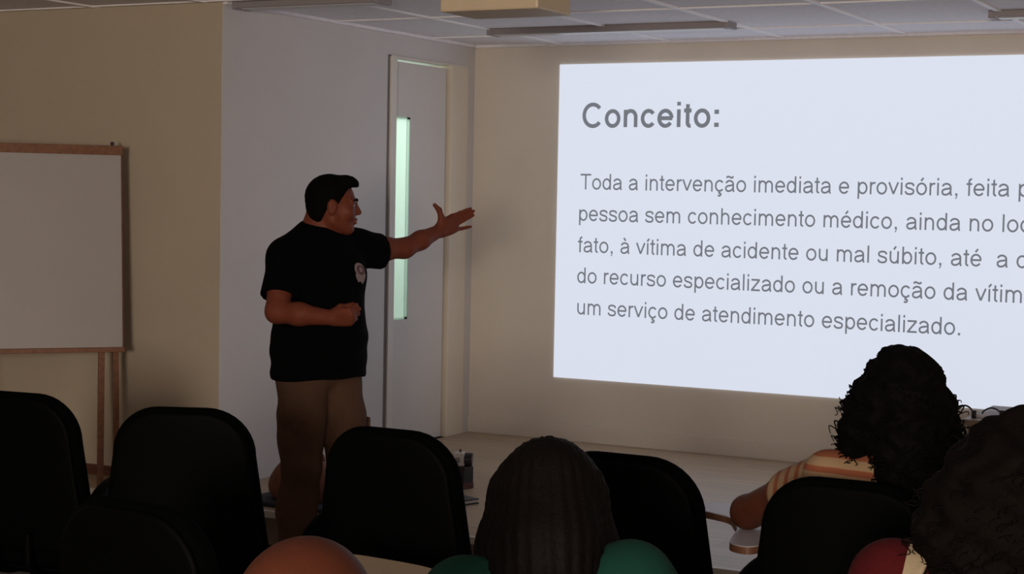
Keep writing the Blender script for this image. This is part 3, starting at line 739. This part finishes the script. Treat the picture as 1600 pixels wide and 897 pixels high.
# trousers
F = Field(lo, hi-[0, 0, .7], H_*1.15); F.ell(pel+UPV*.0, (.178, .140, .13), Rt, .05); legs(F, .018)
F.ell(knR*.72+hipR*.28-lft*.075, (.03, .055, .075), Rt, .03); F.ell(knL*.72+hipL*.28+lft*.075, (.03, .055, .075), Rt, .03)
F.cut(lambda X: np.maximum(.045-X[..., 2], X[..., 2]-1.0))
F.disp(lambda X: .0035*np.sin(X[..., 2]*55+8*X[..., 0])*np.clip((.75-X[..., 2])*1.6, 0, 1)+.003*np.sin(X[..., 2]*31+X[..., 1]*25))
V, Fc = F.mesh(2); tro = from_np('trousers', V-RO, Fc, M['pants'], root)
bm = bmesh.new()
for a, sgn, kq, h in ((0, -1, knR, hipR), (0, 1, knL, hipL)):
    c = kq*.72+h*.28+lft*sgn*.098-RO; box(bm, -.006, .006, -.06, .06, -.085, .085, .004)
    for v in bm.verts:
        if not v.tag: q = c+lft*v.co.x+fwd*v.co.y+UPV*v.co.z; v.co = Vector(q); v.tag = True
from_bm('cargo_pocket', bm, M['pants'], tro)
# t-shirt
F = Field(lo, hi, H_); torso(F, .017)
F.ell(pel+UPV*.0, (.212, .172, .24), Rt, .05)
F.ell(pel+UPV*.2, (.200, .158, .30), Rt, .05)
slR = shR*.22+elR*.78; F.chain([shR+UPV*.004, slR-lft*.004], [.074, .079], .035)
slL = shL*.46+elL*.54; F.chain([shL+UPV*.004, slL-UPV*.012], [.080, .078], .035)
axR = unit(elR-shR); axL = unit(elL-shL)
F.cut(lambda X: np.where(np.linalg.norm(X-slR, axis=-1) < .2, np.minimum((X-(slR-axR*.012))@axR, .12-np.linalg.norm(X-slR, axis=-1)), -1))
F.cut(lambda X: np.where(np.linalg.norm(X-slL, axis=-1) < .2, np.minimum((X-(slL-axL*.008))@axL, .125-np.linalg.norm(X-slL, axis=-1)), -1))
F.cutcap(slR-axR*.05, slR+axR*.2, .062); F.cutcap(slL-axL*.05, slL+axL*.2, .058)
zh = Q(497, 588)[2]
F.cut(lambda X: zh+.004*((X-pel)@lft)/.2-X[..., 2])
F.cutell(np.array(nb)+UPV*.055+fwd*.035, (.088, .085, .075), Rt, .006)
F.disp(lambda X: .005*np.sin(X[..., 2]*38+((X-pel)@lft)*14)*np.clip((1.25-X[..., 2])*2.2, 0, 1)+.003*np.sin(X[..., 2]*70-((X-pel)@lft)*30)*np.clip((1.2-X[..., 2])*3, 0, 1))
V, Fc = F.mesh(2); tee = from_np('t_shirt', V-RO, Fc, M['shirt'], root)
bvh = BVHTree.FromPolygons([Vector(v) for v in V-RO], [list(map(int, f)) for f in Fc])
# chest badge, laid onto the cloth
def decal(name, m, poly, lift):
    # poly in pixel-sized units around the badge centre, projected along the chest normal
    bm = bmesh.new(); c = badge_c-RO; nA = unit(fwd*.75+lft*.65); tx = unit(np.cross(UPV, nA)); 
    pts = []
    for x, z in poly:
        o = Vector(c+tx*x+UPV*z+nA*.25); h = bvh.ray_cast(o, Vector(-nA)); 
        p = h[0] if h[0] is not None else Vector(c+tx*x+UPV*z); pts.append(p+Vector(nA)*lift)
    cen = sum(pts, Vector())/len(pts)
    h = bvh.ray_cast(cen+Vector(nA)*.2, Vector(-nA)); cen = (h[0] if h[0] is not None else cen)+Vector(nA)*lift
    vs = [bm.verts.new(p) for p in pts]; cv = bm.verts.new(cen)
    for k in range(len(vs)): bm.faces.new((vs[k], vs[(k+1) % len(vs)], cv))
    return from_bm(name, bm, m, tee)
badge_c = Q(557, 427, -.05)
def ellip(cx, cz, rx, rz, n=22): return [(cx+rx*math.cos(2*PI*k/n), cz+rz*math.sin(2*PI*k/n)) for k in range(n)]
decal('badge_print', M['badgew'], ellip(0, .014, .029, .030), .003)
decal('badge_print', M['badger'], ellip(.002, .014, .022, .021), .0042)
decal('badge_print', M['badgew'], [(-.030, -.014), (-.030, -.002), (.030, -.002), (.030, -.014), (.022, -.03), (.010, -.046), (-.004, -.034), (-.018, -.036)], .0036)
decal('badge_print', M['badgew'], [(-.008, .006), (-.010, .018), (0, .030), (.010, .018), (.008, .006)], .0052)
# shoes
for a, nm in ((anR, 1), (anL, 2)):
    f2 = unit(fwd+.1*VR); Rs = np.stack([np.cross(f2, UPV), f2, UPV], 1)
    c = np.array([a[0], a[1], 0])
    F = Field(c-.22, c+.26, .0055)
    F.cap(c+UPV*.062-f2*.045, c+UPV*.045+f2*.05, .046, .046, .03); F.cap(c+UPV*.045+f2*.05, c+UPV*.035+f2*.165, .046, .036, .03); F.cap(c+UPV*.06-f2*.03, c+UPV*.10-f2*.02, .048, .05, .03)
    F.cut(lambda X: np.maximum(.012-X[..., 2], X[..., 2]-.115)); V, Fc = F.mesh(2); sh = from_np('shoe', V-RO, Fc, M['shoe'], root)
    F = Field(c-.22, c+.26, .0055); F.cap(c+UPV*.02-f2*.045, c+UPV*.02+f2*.06, .052, .053, .02); F.cap(c+UPV*.02+f2*.05, c+UPV*.02+f2*.165, .053, .042, .02)
    F.cut(lambda X: np.maximum(-X[..., 2], X[..., 2]-.022)); V, Fc = F.mesh(1); from_np('sole', V-RO, Fc, M['sole'], sh)

# ------------------------------------------------------------------ seated audience
def loc2(o, az):
    c, s = math.cos(az), math.sin(az)
    f = np.array([-s, c, 0]); r_ = np.array([c, s, 0])
    return (lambda x, y, z: np.array([o[0], o[1], 0])+r_*x+f*y+UPV*z), f, r_
def sit(name, headtop, az, label, skin, top_mat, leg_mat, wide=.17, build=1.0, elbL=None, wrL_=None, female=True, lean=0.0, hx=0.0, head_down=.0, sleeve='short', hsc=1.0, raise_=0.0, armf=1.0, rshoulder=0.0, group=None, h=.0068):
    """headtop = world position of the crown; returns helpers for hair"""
    zt = headtop[2]
    f = np.array([-math.sin(az), math.cos(az), 0]); org = np.array([headtop[0], headtop[1], 0])-f*(lean)
    L, f, r_ = loc2(org, az)
    root = empty('person', (org[0], org[1], 0), label, 'person', group); RO = np.array(root.location)
    F = Field(org+[-.62, -.62, -.01]+f*.15, org+[.62, .62, zt+.05]+f*.15, h)
    R3 = np.stack([r_, f, UPV], 1)
    hc = L(hx, lean, zt-.125*hsc); hf = f-UPV*head_down
    nbz = zt-.275+raise_
    nb = L(0, lean*.4-.03, nbz)
    che = L(0, -.03, nbz-.19); pel = L(0, -.045, .56)
    sh = [L(s*wide, -.03+lean*.3, nbz-.055+(rshoulder if s > 0 else 0)) for s in (-1, 1)]
    el = [elbL if elbL is not None else L(-.28, .04, .755), L(.29, .16, .785)]
    wr = [wrL_ if wrL_ is not None else L(-.12, .26, .63), L(.12, .36, .765)]
    hip = [L(s*.085, -.03, .545) for s in (-1, 1)]; kn = [L(s*.11, .40, .53) for s in (-1, 1)]; an = [L(s*.11, .41, .09) for s in (-1, 1)]
    def torso(F, g=0):
        F.ell(che, (wide*.92*build+g, .112*build+g, .20+g), R3, .05); F.ell((che+pel)/2-UPV*.02, (.145*build+g, .115*build+g, .16+g), R3, .06); F.ell(pel+UPV*.0, (.165*build+g, .135*build+g, .115+g), R3, .06)
        for q in sh: F.cap(nb-UPV*.045, q, .052+g, .055*build+g, .05)
        if female:
            for s in (-1, 1): F.ell(L(s*.075, .075, nbz-.22), (.065+g, .055+g, .06+g), R3, .04)
    def legs(F, g=0):
        for hh, kk, aa in zip(hip, kn, an): F.chain([hh, (hh+kk)/2, kk, kk*.6+aa*.4-f*.015, aa], [.088*build+g, .078*build+g, .056+g, .053+g, .036+g*1.3], .03)
    torso(F); legs(F)
    for aa in an: F.cap(aa-UPV*.045-f*.02, aa-UPV*.055+f*.13, .034, .025, .03)
    F.cap(nb-UPV*.06, hc-UPV*.05-hf*.02, .056, .050, .03)
    T, R = head(F, hc, hf, UPV, hsc)
    arms = []
    for q, e, ww in zip(sh, el, wr):
        F.chain([q, (q+e)/2, e, e*.6+ww*.4, ww], [.050*build*armf, .045*build*armf, .039*armf, .036*armf, .025], .025)
        arms.append((q, e, ww))
    for i, (q, e, ww) in enumerate(arms):
        dd = unit((ww-e)*.8+f*.1)
        hand(F, ww-dd*.01, dd, -UPV, r_ if i == 0 else -r_, curl=(.25, .35, .25), spread=.05, sc=.94 if female else 1.0)
    V, Fc = F.mesh(2); from_np('body', V-RO, Fc, skin, root)
    eyes(lambda x, y, z: T(x, y, z)-RO, root, hsc)
    F = Field(org+[-.62, -.62, 0]+f*.15, org+[.62, .62, .8]+f*.15, h*1.2); F.ell(pel-UPV*.01, (.175*build, .145*build, .115), R3, .05); legs(F, .014); F.cut(lambda X: .06-X[..., 2]); V, Fc = F.mesh(2); from_np('trousers', V-RO, Fc, leg_mat, root)
    for aa in an:
        c = np.array([aa[0], aa[1], 0]); F = Field(c-.2, c+.22, .006)
        F.cap(c+UPV*.05-f*.04, c+UPV*.04+f*.06, .042, .042, .03); F.cap(c+UPV*.04+f*.05, c+UPV*.032+f*.14, .042, .033, .03)
        F.cut(lambda X: np.maximum(-X[..., 2], X[..., 2]-.085)); V, Fc = F.mesh(1); from_np('shoe', V-RO, Fc, M['shoe'], root)
    def shirtfield(g, sleeves=True, body_=True):
        F = Field(org+[-.5, -.5, .45]+f*.0, org+[.5, .5, zt-.1]+f*.0, h*.9)
        if body_: torso(F, g)
        if body_: F.ell(pel+UPV*.05, (.18*build+g, .15*build+g, .12), R3, .05)
        if sleeves:
            for q, e, ww in arms:
                F.chain([q, q*.45+e*.55], [.060*build+g, .058*build+g], .03)
        F.cutell(nb+UPV*.05+f*.03, (.078, .08, .075), R3, .006)
        return F
    for q, e, ww in arms: pass
    return dict(root=root, RO=RO, T=T, R=R, L=L, f=f, r=r_, nb=nb, che=che, pel=pel, sh=sh, arms=arms, shirtfield=shirtfield, hc=hc, R3=R3, h=h, zt=zt)
def put(A, F, name, m, sm=2, parent=None):
    V, Fc = F.mesh(sm); return from_np(name, V-A['RO'], Fc, m, parent or A['root'])
def curls(A, name, m, starts, length, rad, tr, turns, seedv, drift=.25, parent=None):
    """many small corkscrew locks, one mesh"""
    rg = random.Random(seedv); bm = bmesh.new()
    for (p, nrm) in starts:
        p = np.array(p, float)-A['RO']; nrm = unit(nrm); ln = length*rg.uniform(.6, 1.2); ph = rg.uniform(0, 6.28); r0 = rad*rg.uniform(.6, 1.3)
        d0 = unit(-UPV*rg.uniform(.6, 1.1)+nrm*rg.uniform(.05, .7)+np.array([rg.uniform(-1, 1), rg.uniform(-1, 1), 0])*drift)
        a = unit(np.cross(d0, [.3, .9, .2])); b = np.cross(d0, a); n = int(7*turns*ln/length)+6; pts = []
        for i in range(n):
            t = i/(n-1); w_ = ph+2*PI*turns*t*ln/length; rr = r0*(.3+.7*min(1, t*3))
            pts.append(p+d0*ln*t-UPV*.10*ln*t*t+(a*math.cos(w_)+b*math.sin(w_))*rr)
        tube(bm, pts, [tr*(1-.6*i/(n-1)) for i in range(n)], 5, False)
    return from_bm(name, bm, m, parent or A['root'], True)
def surf_starts(V, Fc, n, seedv, keep):
    rg = np.random.default_rng(seedv); tri = V[Fc]; c = tri.mean(1); nn = np.cross(tri[:, 2]-tri[:, 0], tri[:, 3]-tri[:, 1]); ar = np.linalg.norm(nn, axis=1)+1e-12; nn = nn/ar[:, None]
    ok = keep(c, nn); idx = np.nonzero(ok)[0]; pr = ar[idx]/ar[idx].sum(); ch = rg.choice(idx, n, p=pr)
    return [(c[i]-nn[i]*.004, nn[i]) for i in ch]

# --- woman in green with long straight hair
g = hit(858, 686, 2, 1.20)
A = sit('g', (g[0], g[1], 1.172), .5, 'person seen from behind with long straight dark hair and a green top', M['skin2'], M['green'], M['denim'], wide=.150, build=1.02, lean=.09, head_down=.4, raise_=.075, rshoulder=.034)
F = A['shirtfield'](.016); put(A, F, 'green_top', M['green'])
T, R = A['T'], A['R']
F = Field(A['hc']-[.3, .35, .62], A['hc']+[.3, .3, .2], .006)
F.ell(T(0, -.016, .036), (.086, .110, .104), R, 0)
F.chain([T(.0, -.05, .05), T(.0, -.075, -.06), T(0, -.085, -.20), T(.0, -.075, -.40)], [.085, .088, .085, .055], .05)
for s in (-1, 1): F.chain([T(s*.06, -.01, .04), T(s*.078, .0, -.05), T(s*.085, -.02, -.15), T(s*.08, -.05, -.26)], [.05, .046, .044, .03], .04)
F.chain([T(-.05, -.07, -.1), T(-.09, -.085, -.2), T(-.075, -.09, -.36)], [.05, .045, .03], .04)
def facecut(T, R, hc, sc=1.0):
    def fn(X):
        q = (X-hc)@R; y = q[..., 1]; z = q[..., 2]
        return np.minimum(np.minimum(y-.025, .072-z), .085-np.abs(q[..., 0]))
    return fn
F.cut(facecut(T, R, A['hc']))
def ridg(X):
    q = (X-A['hc'])@R; a = np.arctan2(q[..., 0], -q[..., 1]-.02+.0*q[..., 2])
    return .0022*np.sin(a*34+q[..., 2]*9)+.0012*np.sin(a*71-q[..., 2]*14)
F.disp(ridg); put(A, F, 'hair', M['hairb'], 1)

# --- bald man at the bottom edge
b_ = hit(484, 838, 2, 1.25)
A = sit('b', (b_[0], b_[1], 1.25), .05, 'person with a bald head at the bottom edge, seen from behind', M['scalp'], M['navy'], M['denim'], wide=.185, build=1.1, female=False, lean=.02, head_down=.1)
F = A['shirtfield'](.016); put(A, F, 'shirt', M['navy'])
T, R = A['T'], A['R']
F = Field(A['hc']-.15, A['hc']+.16, .0045); F.ell(T(0, -.014, .034), (.0795, .1005, .0915), R, 0)
def band(X):
    q = (X-A['hc'])@R; y = q[..., 1]; z = q[..., 2]
    zm = np.interp(y, [-.12, -.05, -.01, .02, .06], [-.07, -.065, -.005, .0, .03]); zt_ = np.interp(y, [-.12, -.05, .02, .05], [.055, .068, .072, .05])
    return np.maximum(np.maximum(zm-z, z-zt_), y-.045)*.8
F.cut(band); F.disp(lambda X: .001*np.sin(X[..., 0]*500)*np.sin(X[..., 1]*510)*np.sin(X[..., 2]*490)); put(A, F, 'cropped_hair', M['stubble'], 1)

# --- woman with big dark curls in a striped top
k_ = hit(1416, 541, 2, 1.28)
elb = hit(1168, 800, 2, .775); 
wrl = elb+np.array([.13, .21, .02])
A = sit('k', (k_[0], k_[1], 1.265), .0, 'person seen from behind with big dark curls and a cream striped top', M['skin2'], M['stripez'], M['denim'], wide=.175, build=1.02, elbL=elb, wrL_=wrl, lean=.05, armf=1.14)
F = A['shirtfield'](.014, False); put(A, F, 'striped_top', M['stripez'])
for q, e, ww in A['arms']:
    F = A['shirtfield'](.012, False, False); F.chain([q, q*.55+e*.45], [.064, .066], .02); put(A, F, 'sleeve', M['stripex'])
T, R = A['T'], A['R']
F = Field(A['hc']-[.3, .32, .48], A['hc']+[.3, .3, .2], .007)
F.ell(T(0, -.016, .034), (.102, .118, .112), R, 0)
for s in (-1, 1): F.ell(T(s*.085, -.02, -.06), (.062, .085, .10), R, .05)
F.ell(T(-.105, -.03, -.12), (.05, .07, .055), R, .04)
F.ell(T(0, -.08, -.05), (.125, .07, .12), R, .05)
F.chain([T(.04, -.11, -.10), T(.05, -.12, -.20), T(.04, -.12, -.29)], [.085, .075, .05], .04)
F.ell(T(.10, -.06, -.14), (.055, .06, .09), R, .04)
F.cut(facecut(T, R, A['hc']))
F.disp(lambda X: .006*np.sin(X[..., 0]*95+2*np.sin(X[..., 2]*60))*np.sin(X[..., 1]*90)+.005*np.sin(X[..., 2]*105+X[..., 0]*40))
V, Fc = F.mesh(1); hr = from_np('hair', V-A['RO'], Fc, M['hair'], A['root'])
hc = A['hc']
st_ = surf_starts(V, Fc, 800, 3, lambda c, n: ((c-hc)@R)[:, 1] < .06)
curls(A, 'curls', M['hair'], [q for q in st_ if q[0][2] < hc[2]+.05], .040, .0080, .0028, 2.2, 7, .12, parent=hr)
curls(A, 'curls', M['hair'], [q for q in st_ if q[0][2] >= hc[2]+.05], .022, .006, .0028, 1.5, 8, .5, parent=hr)

# --- woman at the right edge, brown frizzy hair, red top with a cream strap
q_ = hit(1588, 652, 2, 1.27)
A = sit('q', (q_[0], q_[1], 1.255), .05, 'person at the right edge with frizzy brown hair and a red top', M['skin2'], M['red'], M['denim'], wide=.195, build=1.04, lean=.05, raise_=.035)
F = A['shirtfield'](.015); put(A, F, 'red_top', M['red'])
F = A['shirtfield'](.022, False); L = A['L']; rr_ = A['r']; o_ = A['RO']
F.cut(lambda X: np.abs((X-o_)@rr_-(-.172+.12*(X[..., 2]-.9)))-.034)
F.cut(lambda X: .75-X[..., 2]); put(A, F, 'cream_strap', M['strap'])
T, R = A['T'], A['R']
F = Field(A['hc']-[.34, .36, .55], A['hc']+[.34, .3, .2], .007)
F.ell(T(0, -.016, .034), (.108, .122, .110), R, 0)
for s in (-1, 1): F.ell(T(s*.095, -.03, -.08), (.065, .09, .12), R, .06)
F.ell(T(0, -.085, -.08), (.145, .075, .15), R, .06)
F.ell(T(-.045, -.10, -.22), (.085, .06, .10), R, .06); F.ell(T(.07, -.10, -.24), (.09, .06, .10), R, .06)
F.ell(T(0, -.02, .125), (.04, .04, .035), R, .02)
F.cut(facecut(T, R, A['hc']))
F.disp(lambda X: .006*np.sin(X[..., 0]*75+2*np.sin(X[..., 2]*50))*np.sin(X[..., 1]*80)+.005*np.sin(X[..., 2]*85+X[..., 0]*40))
V, Fc = F.mesh(1); hr = from_np('hair', V-A['RO'], Fc, M['hairr'], A['root'])
hc = A['hc']; st_ = surf_starts(V, Fc, 520, 4, lambda c, n: ((c-hc)@R)[:, 1] < .06)
curls(A, 'curls', M['hairr'], st_, .055, .010, .0020, 2.0, 9, .25, parent=hr)

# chairs under the people whose seats lie below the picture
for pos, lab in (((g[0], g[1]), 'black lecture chair under the long-haired person in green'), ((b_[0], b_[1]), 'black lecture chair under the bald person at the bottom edge'), ((q_[0], q_[1]), 'black lecture chair under the person in the red top')):
    chair_at(pos[0], pos[1]-.095, lab)

# ------------------------------------------------------------------ things on the stage
# bag on a mat behind the presenter
mp = hit(432, 791, 2, ST)
mt = boxo('mat', M['mat'], -.34, .34, -.22, .22, 0, .022, .008); mt.location = (mp[0]+.15, mp[1]+.18, ST)
tag(mt, 'dark blue mat lying on the stage edge behind the presenter', 'mat')
cB = hit(449, 785, 2, ST+.022)+np.array([.0, .14, 0])
r = empty('bag', tuple(cB), 'rounded reddish brown bag on the dark blue mat', 'bag')
F = Field([-.4, -.3, -.02], [.4, .3, .3], .008)
F.ell((0, 0, .06), (.175, .135, .14), None, 0); F.cap((-.07, 0, .06), (.07, 0, .06), .085, .085, .06)
F.cut(lambda X: -X[..., 2]); F.disp(lambda X: .004*np.sin(X[..., 0]*40+X[..., 1]*20)*np.sin(X[..., 2]*30))
V, Fc = F.mesh(2); from_np('bag_body', V, Fc, M['bag'], r)
bm = bmesh.new(); tube(bm, smoothpath([(-.08, .04, .165), (-.05, .06, .205), (.05, .06, .205), (.08, .04, .165)], 6), .009, 8); from_bm('handle', bm, M['bag'], r, True)
bm = bmesh.new(); tube(bm, smoothpath([(-.12, -.02, .148), (0, -.02, .196), (.12, -.02, .148)], 6), .004, 6); from_bm('zip', bm, M['dark_plastic'], r, True)
# carton with a small camcorder on it
gp = hit(722, 762, 2, ST); az = YAW+math.radians(12)
r = empty('carton', tuple(gp), 'dark upright carton with a reddish foot, standing on the stage', 'box', rz=-0.25)
boxo('carton_body', M['box'], -.045, .045, -.035, .035, .028, .112, .004, r); boxo('carton_band', M['redband'], -.0465, .0465, -.0365, .0365, 0, .03, .003, r); boxo('carton_label', M['grey'], -.03, .012, -.0362, -.0345, .05, .06, .0, r)
r = empty('camcorder', (gp[0], gp[1], ST+.112), 'small white and black camcorder on top of the dark carton', 'camera', rz=.35)
boxo('camera_body', M['offwhite'], -.045, .014, -.032, .032, 0, .068, .008, r)
bm = bmesh.new(); tube(bm, [(.012, 0, .033), (.05, 0, .033)], .034, 20); lb = from_bm('lens_barrel', bm, M['dark_plastic'], r, False)
bm = bmesh.new(); tube(bm, [(.048, 0, .033), (.0515, 0, .033)], .026, 20); from_bm('lens', bm, M['lens'], lb)
boxo('side_mark', M['grey'], -.032, -.008, -.0335, -.031, .018, .044, .001, r)
bm = bmesh.new(); tube(bm, [(-.012, 0, .066), (-.012, 0, .083)], .005, 10); from_bm('top_knob', bm, M['dark_plastic'], r)
cp = hit(702, 736, 2, ST)
r = empty('roll', tuple(cp), 'small pale roll beside the carton, mostly hidden by a chair', 'roll')
bm = bmesh.new(); tube(bm, [(0, 0, 0), (0, 0, .05)], .026, 20); from_bm('roll_body', bm, M['offwhite'], r, True)
bm = bmesh.new(); tube(bm, [(0, 0, .0495), (0, 0, .052)], .011, 14); from_bm('roll_core', bm, M['dark_plastic'], r, True)
# notebook with pale page edges
fp = hit(722, 786, 2, ST)
r = empty('notebook', tuple(fp), 'dark notebook with pale page edges lying in front of the carton', 'book', rz=-.35)
boxo('cover', M['navy'], -.075, .062, -.045, .055, 0, .006, .002, r); boxo('pages', M['paper'], -.072, .058, -.044, .053, .006, .020, .003, r); boxo('cover', M['navy'], -.075, .062, -.043, .055, .020, .026, .002, r)

# ------------------------------------------------------------------ low desk at the right, behind the audience heads
dp = hit(1503, 655, 2, .78)
r = empty('desk', (dp[0]+.45, dp[1]+.28, ST), 'low taupe desk on the stage below the slide, between two curly heads', 'desk')
boxo('front_panel', M['desk'], -.43, .43, -.26, -.24, .02, .585, .002, r); boxo('desk_top', M['desk'], -.45, .45, -.28, .28, .585, .61, .004, r)
boxo('side_panel', M['desk'], -.43, -.41, -.24, .26, 0, .585, .002, r); boxo('side_panel', M['desk'], .41, .43, -.24, .26, 0, .585, .002, r)
tz_ = ST+.61
r = empty('paper_stack', (dp[0]+.07, dp[1]+.17, tz_), 'small white stack of papers on the desk under the slide', 'papers')
boxo('sheets', M['paper'], -.05, .06, -.08, .08, 0, .012, .001, r)
r = empty('control_box', (dp[0]+.53, dp[1]+.12, tz_), 'low grey device at the back of the desk under the slide', 'device')
boxo('device_body', M['grey'], -.36, .30, -.09, .09, .004, .024, .005, r); boxo('device_feet', M['dark_plastic'], -.33, .27, -.08, .08, 0, .005, 0, r)
def loop(u, label, wdt, hgt, th):
    p = hit(u, 652, 2, tz_)
    r = empty('cable', (p[0], p[1], tz_), label, 'cable', rz=.5)
    bm = bmesh.new(); tube(bm, smoothpath([(-wdt, .02, .004), (-wdt*.9, .01, hgt*.6), (-wdt*.2, 0, hgt), (wdt*.6, 0, hgt*.8), (wdt, -.01, hgt*.3), (wdt*1.05, -.03, .004)], 7), th, 8)
    o = from_bm('cable_loop', bm, M['dark_plastic'], r, True)
    bm = bmesh.new(); tube(bm, [(wdt*1.02, -.01, .0), (wdt*1.02, -.01, .03)], .010, 10); from_bm('plug', bm, M['dark_plastic'], r, True)
loop(1508, 'black cable loop standing on the desk right beside the big dark curls', .032, .048, .004)
loop(1550, 'black cable loop standing on the desk in the middle of the gap', .036, .038, .0035)
